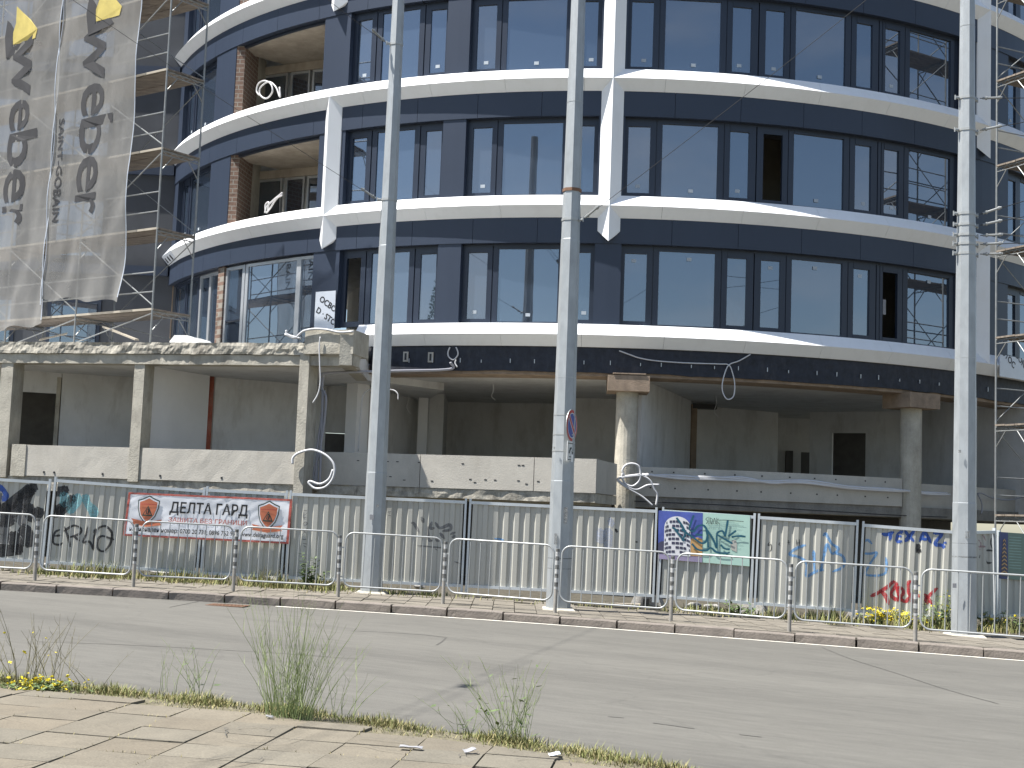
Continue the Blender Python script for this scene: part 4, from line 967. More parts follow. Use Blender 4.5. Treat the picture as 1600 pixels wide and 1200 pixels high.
for cu in (.132, .862):
    a = BH/BW
    def sh(s, cy=.615, k=1.0): return [(cu+x*s*a*.5, cy+y*s*.5) for x,y in ((0,1),(.42,.78),(.76,.66),(.72,.1),(.55,-.45),(.28,-.78),(0,-1),(-.28,-.78),(-.55,-.45),(-.72,.1),(-.76,.66),(-.42,.78))]
    poly(S, sh(.66), .005, 'shield_outline', 'greenink', ban); poly(S, sh(.60), .008, 'shield_rim', 'vinyl', ban); poly(S, sh(.53), .011, 'shield', 'orange', ban)
    tri = lambda s: [(cu+x*s*a*.5, .58+y*s*.5) for x,y in ((0,.62),(.58,-.5),(-.58,-.5))]
    poly(S, tri(.42), .014, 'warning_triangle', 'greenink', ban); poly(S, tri(.29), .017, 'triangle_field', 'orange', ban)
    poly(S, [(cu+x*a, .575+y) for x,y in ((-.035,-.05),(.02,-.06),(.045,0),(.03,.06),(.0,.075),(-.025,.04))], .020, 'hand_mark', 'ink', ban)
    poly(S, [(cu+x*a, .575+y) for x,y in ((-.008,-.04),(.008,-.04),(.008,.05),(-.008,.05))], .023, 'hand_mark', 'orange', ban)
    poly(S, [(cu-.19*a,.735),(cu+.19*a,.735),(cu+.19*a,.755),(cu-.19*a,.755)], .014, 'shield_text_bar', 'redink', ban)
    poly(S, [(cu+x*a,.36+y) for x,y in ((-.36,.05),(-.2,.02),(0,-.02),(.2,.02),(.36,.05),(.30,-.02),(.35,-.08),(.2,-.10),(0,-.13),(-.2,-.10),(-.35,-.08),(-.30,-.02))], .014, 'ribbon', 'orange', ban)
# ------------------------------------------------------------------ posters
pos, SP, PW, PH = board('poster', 'blue and mint printed poster of a round white tower, sprayed with teal letters', 'poster', 5, 6, (1029,797.5), (1172,805.5), (1171,885), (1028,873), .06)
MB().hexa([SP(0,0,-.012),SP(1,0,-.012),SP(1,0,0),SP(0,0,0),SP(0,1,-.012),SP(1,1,-.012),SP(1,1,0),SP(0,1,0)]).build('board', 'mint', pos)
rect = lambda u0,u1,v0,v1: [(u0,v0),(u1,v0),(u1,v1),(u0,v1)]
poly(SP, rect(0,.485,.0,1), .003, 'picture_sky', 'sky_ink', pos)
poly(SP, rect(0,.485,0,.12), .006, 'picture_ground', 'lilac_ink', pos)
poly(SP, [(.34,.1),(.485,.1),(.485,.47),(.43,.5),(.36,.46)], .006, 'picture_house', 'tan_ink', pos)
poly(SP, [(.0,.1),(.08,.1),(.08,.38),(.03,.36),(0,.32)], .006, 'picture_trees', 'dark_ink', pos)
tw = [(.065,.1),(.065,.62)] + [(.065+.145*(1-math.cos(math.pi*i/16)), .62+.28*math.sin(math.pi*i/16)**.8) for i in range(1,16)] + [(.355,.62),(.355,.1)]
poly(SP, tw, .009, 'picture_tower', 'white_ink', pos)
mb = MB()
for r in range(8):
    v = .13+r*.088; sq = math.sqrt(max(0.05, 1-max(0,(v-.55)/.45)**2)); nb = 9
    for i in range(nb):
        a0 = -1+2*(i+.08)/nb; a1 = -1+2*(i+.92)/nb
        f_ = lambda q: .21+.14*math.sin(q*1.45)*(1 if v<.6 else sq*.98)
        bow = lambda q: -.05*(q*q)+.02
        if (i + r) % 4 == 0: continue
        mb.add([SP(f_(a0),v+bow(a0),.012),SP(f_(a1),v+bow(a1),.012),SP(f_(a1),v+.052+bow(a1),.012),SP(f_(a0),v+.052+bow(a0),.012)],[(0,1,2,3)])
mb.build('picture_windows', 'dark_ink', pos)
mb = MB()
for i in range(15):
    v = .86-i*.038; mb.add([SP(u,q,.004) for u,q in ((.53,v),(.53+.40*(.75+.25*((i*7)%5)/4),v),(.53+.40*(.75+.25*((i*7)%5)/4),v+.007),(.53,v+.007))],[(0,1,2,3)])
mb.build('text_lines', 'mint_dark', pos)
poly(SP, [(.80,.30),(.86,.26),(.86,.42),(.85,.5),(.81,.49),(.79,.42)], .005, 'torn_patch', 'sheet', pos)
def pos_spray(px, mt, wd, name='graffiti'):
    A, B = FN[5], FN[6]; d = B-A; d.z=0; d.normalize(); n_ = Vector((-d.y,d.x,0)); P = A - n_*.078; mb = MB(); q = .0
    for st in px:
        pts = [VPl(x,y,P,d) for x,y in st]; pts = smooth_path(pts,6) if len(pts)>2 else pts
        q += .0004; N=len(pts); k=len(mb.v)
        for a in range(N):
            tg=(pts[min(a+1,N-1)]-pts[max(a-1,0)]).normalized(); nn=tg.cross(n_); nn.normalize(); ww=wd*(.85+.3*mnoise.noise(Vector((a*.2,st[0][0],0))))
            mb.v += [pts[a]+nn*ww/2-n_*q, pts[a]-nn*ww/2-n_*q]
        mb.f += [(k+2*a,k+2*a+1,k+2*a+3,k+2*a+2) for a in range(N-1)]
    return mb.build(name, mt, pos)
ZZ = lambda s: z4(1000,770,6.667,s)
pos_spray(ZZ([[(380,260),(430,330),(470,420),(440,500)],[(370,390),(460,500)],[(335,360),(400,400)],[(560,235),(535,300),(515,380),(560,400),(600,350),(660,340),(700,400),(690,500),(640,525),(560,470),(430,380)],[(690,370),(705,470),(710,570)],[(700,390),(760,480),(800,575),(800,450),(815,410),(860,400),(885,450)],[(915,285),(900,380),(885,455)],[(810,440),(860,470),(930,510),(965,530)],[(840,540),(880,580),(935,590)],[(580,435),(650,440)],[(920,455),(1000,395)],[(955,460),(1030,450),(1100,458)],[(540,530),(600,590),(690,600),(740,575),(800,620),(900,630),(935,620)]]), 'teal', .045)
pos_spray(ZZ([[(705,255),(685,275),(705,295),(690,325)],[(718,250),(718,325)],[(730,260),(755,280),(740,325),(730,260)],[(760,325),(775,265),(790,325)],[(800,260),(800,325)],[(820,270),(800,295),(830,325)],[(815,285),(900,285),(1080,300)]]), 'ink', .011)
po2, SQ, _, _ = board('poster', 'narrow blue and green poster at right edge, past the right lamp pole', 'poster', 9, 10, (1561,831), (1618,835), (1618,908), (1561,904), .06)
MB().hexa([SQ(0,0,-.012),SQ(1,0,-.012),SQ(1,0,0),SQ(0,0,0),SQ(0,1,-.012),SQ(1,1,-.012),SQ(1,1,0),SQ(0,1,0)]).build('board', 'mint_shaded', po2)
poly(SQ, rect(0,.24,0,1), .003, 'picture_sky', 'sky_shaded', po2)
poly(SQ, [(.05,.05),(.22,.05),(.21,.5),(.16,.85),(.11,.85),(.06,.5)], .006, 'picture_tower', 'dark_ink', po2)
mb = MB()
for i in range(9):
    v=.14+i*.085; hw=.085-.006*i
    mb.add([SQ(u,q,.009) for u,q in ((.135-hw,v-.03),(.135,v+.012),(.135+hw,v-.03),(.135+hw,v-.005),(.135,v+.04),(.135-hw,v-.005))],[(0,1,4,5),(1,2,3,4)])
mb.build('picture_bands', 'tan_ink', po2)
mb = MB()
for i in range(12):
    v=.9-i*.06; mb.add([SQ(u,q,.004) for u,q in ((.27,v),(.6,v),(.6,v+.012),(.27,v+.012))],[(0,1,2,3)])
mb.build('text_lines', 'mint_dark', po2)

# ------------------------------------------------------------------ pedestrian railing
PB = [(-100,899),(54,907.5),(208,917),(364,924),(528,933),(692,943),(867,957.5),(1048,970.5),(1233,987),(1430,1002),(1640,1019)]
PP = [G(x,y,.15) for x,y in PB]
PL = ['','in front of the big black graffiti','in front of the left edge of the white banner','in front of the banner, near its right shield','left of the left lamp pole, in front of bare fence','between the left and middle lamp poles','touching the foot of the middle lamp pole','in front of the left edge of the blue poster','in front of pale blue letters','in front of the red spray tag']
post0 = None
for i, p in enumerate(PP[1:-1]):
    lab = 'black and white striped post ' + PL[i+1]
    if post0 is None:
        t = post0 = thing('striped_bollard', lab, 'post', (0,0,0), 0, 'striped posts of the kerbside railing')
        mb = MB(); mb.tube([(0,0,.42),(0,0,1.08),(0,0,1.14)], .036, 12); mb.build('striped_shaft', 'stripes', t, world=False)
        mb = MB(); mb.tube([(0,0,-.06),(0,0,.43)], .034, 12); mb.build('bare_foot', 'postgrey', t, world=False)
        mb = MB(); mb.tube([(0,0,1.14),(0,0,1.145)], .0355, 12); mb.build('cap', 'galv_clean', t, world=False)
    else:
        t = copy_tree(post0); t['label'] = lab
    t.location = (p.x, p.y, gz(p.x, .15)); t.rotation_euler = ((i*37%7-3)*.004, (i*53%7-3)*.005, i*1.3)
RL = ['leftmost railing section, cut by the picture edge','railing section in front of the black tag, left of the banner','railing section in front of the left half of the white banner','railing section in front of the right end of the white banner','railing section in front of the left lamp pole','railing section between the left and middle lamp poles','railing section just right of the middle lamp pole','railing section in front of the blue and mint poster','railing section in front of the pale blue sprayed letters','railing section in front of the right lamp pole']
rail0 = None; RLN = 1.9
for i in range(len(PP)-1):
    A, B = PP[i].copy(), PP[i+1].copy(); A.z = gz(A.x,.15); B.z = gz(B.x,.15); L = (B-A).length
    if rail0 is None:
        t = rail0 = thing('railing', 'galvanised '+RL[i], 'railing', (0,0,0), 0, 'tube railing sections along the kerb')
        h = RLN/2; r = .16; z0, z1 = .21, 1.20; P = []
        for (cx,cz,a0) in ((h-r,z1-r,90),(h-r,z0+r,0),(-h+r,z0+r,-90),(-h+r,z1-r,-180)):
            for k in range(7): a=R_(a0-15*k); P.append((cx+r*math.cos(a),0,cz+r*math.sin(a)))
        P.append(P[0]); P.append(P[1])
        mb = MB(); mb.tube(P, .0170, 8, cap=False); mb.build('frame', 'galv_clean', t, world=False, smooth=True)
        for k in range(9):
            x = -h+RLN*(k+1)/10; mb = MB(); mb.tube([(x,0,z0),(x,0,z1)], .0085, 6); mb.build('bar', 'galv_clean', t, world=False)
        for s in (-1,1):
            for z in (.38,.92):
                mb = MB(); mb.box((s*h-.0 if s>0 else -h-.07,-.008,z-.012),(h+.07 if s>0 else -h,.008,z+.012)); mb.build('bracket','galv_clean',t,world=False)
    else:
        t = copy_tree(rail0); t['label'] = 'galvanised '+RL[i]
    Mx = place_matrix(A, B); c = (A+B)/2; Mx.translation = c
    t.matrix_world = Mx @ Matrix.Diagonal((max(.5,(L-.15)/RLN),1,1,1))

# ------------------------------------------------------------------ lamp and tram poles
def zpix(base, px, py): return AT(px, py, base.y).z
POLES = []
for (px, py, lab, wb) in ((580,926,'left tall octagonal galvanised pole in front of the plain fence', .43),(872,952,'middle tall octagonal galvanised pole carrying the no-parking sign', .45),(1506,993,'right tall octagonal galvanised pole with many wire clamps', .45)):
    b = G(px, py, .15); t = thing('street_pole', lab, 'pole', (b.x,b.y,gz(b.x,.13)), 0, 'tall steel poles along the kerb')
    H = 13.5; mb = MB(); n8 = 8; zs = [0,2.4,2.41,7,7.01,H]; k=0
    for z in zs:
        r = (wb-.0155*z)/2/.97 + (.004 if z in (2.4,7) else 0)
        for j in range(n8):
            a = R_(-90-3+45*j); mb.v.append(Vector((r*math.cos(a), r*math.sin(a), z)))
    for i in range(len(zs)-1):
        for j in range(n8): mb.f.append((i*n8+j,i*n8+(j+1)%n8,(i+1)*n8+(j+1)%n8,(i+1)*n8+j))
    mb.f += [tuple(range(n8)), tuple((len(zs)-1)*n8+j for j in range(n8))]
    mb.build('shaft', 'galv', t, world=False)
    mb = MB(); mb.hexa([(-.38,-.38,-.05),(.38,-.38,-.05),(.38,.38,-.05),(-.38,.38,-.05),(-.27,-.27,.05),(.27,-.27,.05),(.27,.27,.05),(-.27,.27,.05)]); mb.build('plinth', 'concrete', t, world=False)
    POLES.append((t, b, wb))
def ring(t, b, wb, z, h=.05, mt='galv_clean', name='clamp', ex=.012):
    zz = z - t.location.z; r = (wb-.0155*zz)/2/.97 + ex; mb = MB(); k=0
    for q in (zz-h/2, zz+h/2):
        for j in range(8): a=R_(-93+45*j); mb.v.append(Vector((r*math.cos(a), r*math.sin(a), q)))
    mb.f = [(j,(j+1)%8,(j+1)%8+8,j+8) for j in range(8)] + [tuple(range(8)), tuple(range(8,16))]
    return mb.build(name, mt, t, world=False)
def clamp(ip, py, px, sides):
    t, b, wb = POLES[ip]; z = zpix(b, px, py); c = ring(t, b, wb, z)
    zz = z - t.location.z; r = (wb-.0155*zz)/2
    for s in sides:
        d = Vector(s).normalized(); mb = MB(); mb.box((-.02,-.02,-.035),(.02,.02,.035)); 
        a = d*(r+.02); mb = MB(); mb.tube([a+Vector((0,0,zz)), a+d*.07+Vector((0,0,zz))], .028, 6); mb.tube([a+d*.07+Vector((0,0,zz-.045)), a+d*.07+Vector((0,0,zz+.045))], .014, 6)
        mb.build('clamp_lug', 'galv_clean', t, world=False)
    return Vector((b.x, b.y, z)), r
def wire(label, P, Q, r=.008, sag=.15, ins=True, mt='cable_black'):
    t = thing('span_wire', label, 'wire', P, 0, 'wires tied to the steel poles')
    pts = [P + (Q-P)*(i/14) + Vector((0,0,-sag*math.sin(math.pi*i/14))) for i in range(15)]
    MB().tube(pts, r, 5).build('strand', mt, t)
    if ins:
        d = (Q-P).normalized(); 
        MB().tube([P+d*.05,P+d*.16,P+d*.17,P+d*.30,P+d*.31,P+d*.4], .022, 8).tube([P+d*.1,P+d*.13],.036,8).tube([P+d*.33,P+d*.37],.034,8).build('strain_insulator', 'scaf', t)
    return t
def at_depth(px, py, Y): return AT(px, py, Y)
for (ip, py, px, end, lab) in ((0,70,617,(470,-60,26.5),'thin wire leaving the upper clamp of the left pole up to the left'),(0,313,607,(90,-40,26.5),'thin wire crossing the loggias to the lower clamp of the left pole'),(1,344,889,(1420,-80,22.5),'thin wire rising right from the middle pole across the windows')):
    Q = at_depth(*end); c, r = clamp(ip, py, px, [(Q-Vector((POLES[ip][1].x,POLES[ip][1].y,0)))*Vector((1,1,0))]); d=(Q-c); d.z=0; d.normalize()
    P_ = c+d*(r+.09); wire(lab, P_, P_+(Q-P_)*2.2, r=.0055, sag=.3)
ring(*POLES[1], zpix(POLES[1][1], 892, 298), .06, 'rust', 'rusty_collar', .016)
for z,px in ((160,880),(590,873)): ring(*POLES[1], zpix(POLES[1][1], px, z), .012, 'galv_clean', 'weld_ring', .004)
for (y, tx_, ty_, lab) in ((154,1700,148,'top wire going right from the right pole'),(204,1700,168,'second wire from top going right from the right pole'),(335,1700,280,'steep wire going up right from the right pole clamps'),(352,1700,315,'wire going right just under the steep one on the right pole'),(368,1700,362,'wire with rusty turnbuckle leaving the right pole'),(382,1700,372,'fifth wire leaving the right pole clamps'),(397,1700,395,'lowest wire leaving the right pole clamps')):
    Q = at_depth(tx_, ty_, 24.5); ip=2; c, r = clamp(ip, y, 1512, [(1,.35,0),(-1,-.2,0)]); d=(Q-c); d.z=0; d.normalize()
    far_ = c+d*(r+.08); Q2 = far_ + (Q-far_)*3
    wire('thin '+lab, far_, Q2, .008, .05)
for z in (42,560): ring(*POLES[2], zpix(POLES[2][1], 1512, z), .012, 'galv_clean', 'weld_ring', .004)
mb = MB(); b = POLES[2][1]; q = AT(1490,914,b.y-.24); mb.box((q.x-.02,q.y-.01,q.z-.05),(q.x+.05,q.y+.0,q.z+.03)); mb.build('sticker','litter',POLES[2][0])
b = POLES[0][1]; q = AT(580,808,b.y-.215); mb = MB(); mb.box((q.x-.03,q.y-.01,q.z-.05),(q.x+.05,q.y,q.z+.05)); mb.build('sticker','litter',POLES[0][0])
for (ip, px, py, h_) in ((2,1506,849,.012),(2,1506,870,.03),(1,872,872,.02),(1,872,888,.012)): ring(*POLES[ip], zpix(POLES[ip][1], px, py), h_, 'tape', 'tape_residue', .003)
for (ip, px, py, w_, h_) in ((1,866,700,.03,.05),(1,884,805,.06,.30),(1,868,842,.05,.2),(0,590,790,.03,.05),(2,1500,705,.05,.05),(2,1512,835,.07,.12)):
    b = POLES[ip][1]; q = AT(px, py, b.y-.232); mb = MB(); mb.box((q.x-w_/2,q.y,q.z-h_/2),(q.x+w_/2,q.y+.03,q.z+h_/2)); mb.build('sticker_residue','residue',POLES[ip][0])
# no-parking sign and plate on the middle pole
t, b, wb = POLES[1]
sn = Vector((math.sin(R_(68)), -math.cos(R_(68)), 0)); sx = Vector((math.cos(R_(68)), math.sin(R_(68)), 0))
sc_c = AT(893.5, 665, b.y-.16)
sg = thing('traffic_sign', 'round blue and red no-parking sign turned sideways on the middle pole', 'road sign', sc_c - Vector((0,0,.3)))
def disc(r0, r1, o, name, mt, par=sg, n=40):
    mb = MB()
    for i in range(n):
        a=2*math.pi*i/n
        for r in (r0, r1): mb.v.append(sc_c + sx*(r*math.cos(a)) + Vector((0,0,r*math.sin(a))) + sn*o)
    if r0 < .001: mb = MB(); mb.v=[sc_c + sx*(r1*math.cos(2*math.pi*i/n)) + Vector((0,0,r1*math.sin(2*math.pi*i/n)))+sn*o for i in range(n)]; mb.f=[tuple(range(n))]
    else: mb.f=[(2*i,2*((i+1)%n),2*((i+1)%n)+1,2*i+1) for i in range(n)]
    return mb.build(name, mt, par)
mb = MB(); n=40
for o in (-.012,0): mb.v += [sc_c + sx*(.305*math.cos(2*math.pi*i/n)) + Vector((0,0,.305*math.sin(2*math.pi*i/n)))+sn*o for i in range(n)]
mb.f=[tuple(range(n)),tuple(range(n,2*n))]+[(i,(i+1)%n,(i+1)%n+n,i+n) for i in range(n)]; mb.build('disc_plate','galv_clean',sg)
disc(0,.295,.002,'red_ring','sign_red'); disc(.225,.24,.006,'white_line','sign_white'); disc(0,.225,.004,'blue_field','sign_blue')
dgl = (sx*-.707+Vector((0,0,.707))); dgp = (sx*.707+Vector((0,0,.707)))
MB().add([sc_c+dgl*a+dgp*bq+sn*.007 for a,bq in ((-.222,-.029),(.222,-.029),(.222,.034),(-.222,.034))],[(0,1,2,3)]).build('red_bar','sign_red',sg)
MB().add([sc_c+dgl*a+dgp*bq+sn*.0055 for a,bq in ((-.218,-.048),(.218,-.048),(.218,.048),(-.218,.048))],[(0,1,2,3)]).build('bar_outline','sign_white',sg)
for zz in (.2,-.17): MB().tube([sc_c+Vector((0,0,zz))-sn*.01, sc_c+Vector((0,0,zz))-sn*.1], .02, 6).build('bracket','galv_clean',sg)
pc_ = AT(892.5,705,b.y-.16); pl = thing('sign_plate', 'small white tow-away plate with truck symbol under the round sign', 'road sign', pc_-Vector((0,0,.19)))
def pq(a,b_,o): return pc_+sx*a+Vector((0,0,b_))+sn*o
def prect(a0,a1,b0,b1,o,name,mt): return MB().add([pq(a0,b0,o),pq(a1,b0,o),pq(a1,b1,o),pq(a0,b1,o)],[(0,1,2,3)]).build(name,mt,pl)
MB().hexa([pq(-.21,-.185,-.012),pq(.21,-.185,-.012),pq(.21,-.185,0),pq(-.21,-.185,0),pq(-.21,.185,-.012),pq(.21,.185,-.012),pq(.21,.185,0),pq(-.21,.185,0)]).build('plate','sign_white',pl)
for r in ((-.20,.20,.135,.15),(-.20,.20,-.17,-.155),(-.20,-.185,-.155,.135),(.185,.20,-.155,.135)): prect(*r,.002,'frame_line','ink')
MB().add([pq(x,z,.003) for x,z in ((-.14,-.04),(-.08,.06),(.0,.08),(.02,.05),(-.04,.02),(-.09,-.05))],[(0,1,2,3,4,5)]).build('car_symbol','ink',pl)
MB().add([pq(x,z,.003) for x,z in ((.03,-.05),(.16,-.05),(.16,.0),(.12,.0),(.10,.05),(.08,.05),(.08,-.01),(.03,-.01))],[tuple(range(8))]).build('truck_symbol','ink',pl)
prect(-.12,.12,-.115,-.10,.003,'text_line','ink'); prect(.0,.1,-.2,-.06,.004,'pasted_label','foam')
for zz in (sc_c.z+.2, sc_c.z-.17, pc_.z): ring(t,b,wb,zz,.022,'galv_clean','sign_strap',.006)

# ------------------------------------------------------------------ scaffolds
def scaffold(label, outs, ins_, zlev, zbase, zrail_side, end=True, ground=None, endrail=False):
    t = thing('scaffold', label, 'scaffold', (outs[0].x, outs[0].y, zbase))
    top = zlev[-1]+2.2; N=len(outs)
    for i in range(N):
        for P in (outs[i], ins_[i]):
            MB().tube([(P.x,P.y,zbase),(P.x,P.y,top)], .0245, 8).build('standard','scaf',t)
        d=(ins_[i]-outs[i]); d.z=0; Ld=d.length; d.normalize()
        for z in zlev:
            a,b_=outs[i].copy(),ins_[i].copy(); a.z=b_.z=z
            mb=MB(); mb.tube([a,b_],.022,6); q=Vector((0,0,.10)); mb.tube([a-q,b_-q],.015,6)
            for k in range(6): mb.tube([a+(b_-a)*(k/6)-q*(k%2), a+(b_-a)*((k+1)/6)-q*((k+1)%2)],.009,4)
            mb.build('transom','scaf',t)
            MB().tube([a-Vector((0,0,.52)), a+d*.34-Vector((0,0,.1))],.014,5).build('corner_brace','scaf',t); MB().tube([b_-Vector((0,0,.52)), b_-d*.34-Vector((0,0,.1))],.014,5).build('corner_brace','scaf',t)
    for i in range(N-1):
        for z in zlev:
            a,b_,c,e=[p.copy() for p in (outs[i],outs[i+1],ins_[i+1],ins_[i])]
            d=(b_-a).normalized(); nn=(e-a); W=nn.length; nn.normalize(); L=(b_-a).length; mb=MB()
            for k in range(3):
                w0=.03+k*(W-.06)/3; w1=w0+(W-.06)/3-.012; O=a+Vector((0,0,0)); sg_=random.Random(int(z*10)+k+i).uniform(-.008,.008); prev=None; vs=[];fs=[]
                for j in range(7):
                    u=-.06+(L+.12)*j/6; s=-.02*math.sin(math.pi*j/6)+sg_
                    for (ww,zz) in ((w0,.024),(w1,.024),(w1,.068),(w0,.068)): p=O+d*u+nn*ww; vs.append(Vector((p.x,p.y,z+zz+s)))
                for j in range(6):
                    for q in range(4): fs.append((4*j+q,4*j+4+q,4*j+4+(q+1)%4,4*j+(q+1)%4))
                fs+=[(0,1,2,3),(27,26,25,24)]; mb.add(vs,fs)
            mb.build('deck','deck',t)
            mb=MB(); O=Vector((a.x,a.y,0)); mb.obox(O,d,-.03,L+.03,(-.012 if nn.dot(Vector((-d.y,d.x,0)))>0 else -.018),(.018 if nn.dot(Vector((-d.y,d.x,0)))>0 else .012),z+.03,z+.085); mb.build('deck_edge_board','deck_edge',t)
            for h in (.5,1.0):
                A=a+Vector((0,0,h)); A.z=z+h; B=b_.copy(); B.z=z+h; MB().tube([A,B],.019,6).build('guard_rail','scaf',t)
            if endrail and i==0:
                for h in (.55,1.0):
                    A=e.copy(); A.z=z+h; B=c.copy(); B.z=z+h; MB().tube([A,B],.017,6).build('guard_rail','scaf',t)
        zz=[zbase]+zlev+[top]
        for k in range(len(zz)-1):
            p,q=(outs[i],outs[i+1]) if k%2 else (outs[i+1],outs[i]); A=p.copy(); A.z=zz[k]+.15; B=q.copy(); B.z=zz[k+1]-.05
            MB().tube([A,B],.017,6).build('diagonal_brace','scaf',t)
            p,q=(ins_[i],ins_[i+1]) if not k%2 else (ins_[i+1],ins_[i]); A=p.copy(); A.z=zz[k]+.15; B=q.copy(); B.z=zz[k+1]-.05
            MB().tube([A,B],.014,6).build('diagonal_brace','scaf',t)
    return t
SA = Vector((-9.06,33.8,0)); dS = Vector((-.82,.572,0)).normalized(); nS = Vector((dS.y,-dS.x,0))*-1
if nS.y > 0: nS = -nS
SBv = Vector((.62,.785,0)).normalized()*1.17
outs = [SA, SA+dS*3, SA+dS*6, SA+dS*9]; ins_ = [p+SBv for p in outs]
zl = [AT(x,y,33.8).z for x,y in ((229,486),(238,358),(246,235),(254,111))]; st = (zl[-1]-zl[0])/3; zl = [zl[0]+st*i for i in range(5)]
scl = scaffold('tall tube scaffold with wooden decks standing on the concrete terrace at left', outs, ins_, zl, 5.73, 1)
# right scaffold: stands on the ground behind the fence
phs = R_(25); tg = Vector((math.cos(phs), math.sin(phs), 0)); og = Vector((math.sin(phs), -math.cos(phs), 0))
I0 = AT(1556,600,34.5); I0.z=0; ins2=[I0, I0+tg*2.5, I0+tg*5]; outs2=[p+og*1.05 for p in ins2]
zl2=[AT(1558,y,34.5).z for y in (808,668)]; stp=(AT(1558,131,34.5).z-AT(1558,668,34.5).z)/4; zl2=[zl2[0]]+[zl2[1]+stp*i for i in range(6)]
scaffold('tube scaffold with wooden decks behind the right pole, standing on the ground', outs2, ins2, zl2, -.4, 1, endrail=True)

# ------------------------------------------------------------------ debris nets with print
def make_net(label, t0, t1, zb0, zb1, seed):
    P = SA + nS*.13
    n_ = thing('debris_net', label, 'net', (P.x+dS.x*(t0+t1)/2, P.y+dS.y*(t0+t1)/2, min(zb0,zb1)), 0, 'printed debris nets on the left scaffold')
    ztop = 19.5
    def D(t, z, o=0.0):
        f = (z-zb0)/(ztop-zb0); w_ = .06*mnoise.fractal(Vector((t*1.1+seed, z*.22, seed)), .9, 2.1, 4) + .035*mnoise.noise(Vector((t*3.2+z*.5, z*1.1, seed+2)))*max(0.25,1-f*1.6)
        e = min(t-t0, t1-t); w_ += .05*math.sin(z*1.9+seed)*max(0,1-e/.5)
        if f < .25: w_ += .07*math.sin(t*5+z*2.1+seed)*(1-f/.25)*.8
        return P + dS*(t + .015*mnoise.noise(Vector((z*.6, seed, t)))) + nS*(o+w_+.06) + Vector((0,0,z))
    mb = MB(); nu, nv = 44, 150
    for j in range(nv+1):
        for i in range(nu+1):
            t = t0+(t1-t0)*i/nu; zb = zb0+(zb1-zb0)*i/nu + .05*math.sin(t*4+seed); mb.v.append(D(t, zb+(ztop-zb)*j/nv))
    for j in range(nv):
        for i in range(nu): a=j*(nu+1)+i; mb.f.append((a,a+1,a+nu+2,a+nu+1))
    mb.build('net_sheet', 'net', n_, smooth=True)
    hem = MB(); 
    for tt in (t0+.012, t1-.012): hem.tube([D(tt, zb0+.1+(ztop-zb0)*j/60, .008) for j in range(61)], .014, 4)
    hem.build('net_hem', 'film', n_)
    return n_, D
PLN = SA + nS*.13
def tz(px, py):
    q = VPl(px, py, PLN, dS); return (q-PLN).dot(dS), q.z
_,zb_r = tz(193,472); _,zb_l = tz(50,468); _,zb2 = tz(20,490); tR,_ = tz(197,400); tL,_ = tz(52,400)
net1, D1 = make_net('grey debris net strip nearest the building edge with dark sideways lettering', tR, tR+3.25, zb_r, zb_l, 1.7)
net2, D2 = make_net('grey debris net strip at the left picture edge, hanging lower', tR+3.2, tR+6.6, zb2-.35, zb2-.5, 5.1)
def net_text(net, D, body, tb, cap, z_top, length, ext=None, name='lettering', mt='netink', bold=.02, o=.012):
    vs, fs = text_fit(body, 0, 0, length, cap, bold)
    return MB().add([D(tb-v, z_top-u, o) for u, v in vs], fs).build(name, mt, net)
_, zT = tz(152,28); _, zB = tz(140,336); k_ = (zT-zB)/308.0
tb,_ = tz(126,200)
for (net, D, sh) in ((net1,D1,0.0),(net2,D2,3.12)):
    for (ch, y0, y1, cap) in (('w',28,128,.90),('e',132,182,.95),('b',185,242,1.38),('e',245,299,.95),('r',303,336,.93)):
        net_text(net, D, ch, tb+sh, cap, zT-(y0-28)*k_, (y1-y0)*k_, bold=.012)
    net_text(net, D, 'SAINT-GOBAIN', tb+sh+.86, .26, zT-(178-28)*k_, (340-178)*k_, bold=.015, o=.012)
    dx, dy = (130, -36) if net is net1 else (0, 0)
    def onnet(P, o): return [D(*tz(x+dx, y+dy), o) for x, y in P]
    MB().add(onnet([(30,11),(40,21),(51,32),(64,47),(60,61),(46,65),(33,69),(24,71),(24,54),(29,37)], .014), [tuple(range(10))]).build('logo_arrow','netyellow',net)
    MB().add(onnet([(15,33),(21,38),(25,45),(24,60),(23,75),(45,64),(51,72),(46,77),(12,93),(10,60)], .016), [(0,1,2,3,9),(3,4,8,9),(4,5,6,7,8)]).build('logo_mark','netink',net)

# ------------------------------------------------------------------ things lying on the terrace, cables
q = VPl(291,526,Pa+nP*.55,dP); t = thing('foam_block', 'white stepped foam offcut lying on the terrace edge below the scaffold', 'foam block', (q.x,q.y,5.72))
mb = MB(); O=Vector((q.x,q.y,0)); 
u0=-.45; pr=[(-.45,5.72),(-.45,5.83),(-.33,5.98),(.02,5.98),(.10,5.90),(.38,5.90),(.47,5.80),(.47,5.72)]
mb.ngon_prism([O+dP*a+Vector((0,0,z)) for a,z in pr], nP*.55); mb.build('block','foam',t)
def plank(label, p, q, v0, v1):
    a=VPl(*p,Pa+nP*v0,dP); b_=VPl(*q,Pa+nP*v1,dP); t=thing('plank',label,'plank',a,0,'loose boards by the scaffold foot'); d=(b_-a).normalized(); s=d.cross(Vector((0,0,1))).normalized()*.06; u=Vector((0,0,.02))
    MB().hexa([a-s-u,a+s-u,b_+s-u,b_-s-u,a-s+u,a+s+u,b_+s+u,b_-s+u]).build('board','deck_edge',t)
plank('loose board leaning on the terrace left of the first scaffold foot',(62,531),(105,521),.5,.9); plank('loose board sloping down to the terrace between two scaffold feet',(163,511),(214,531),1.2,.5)
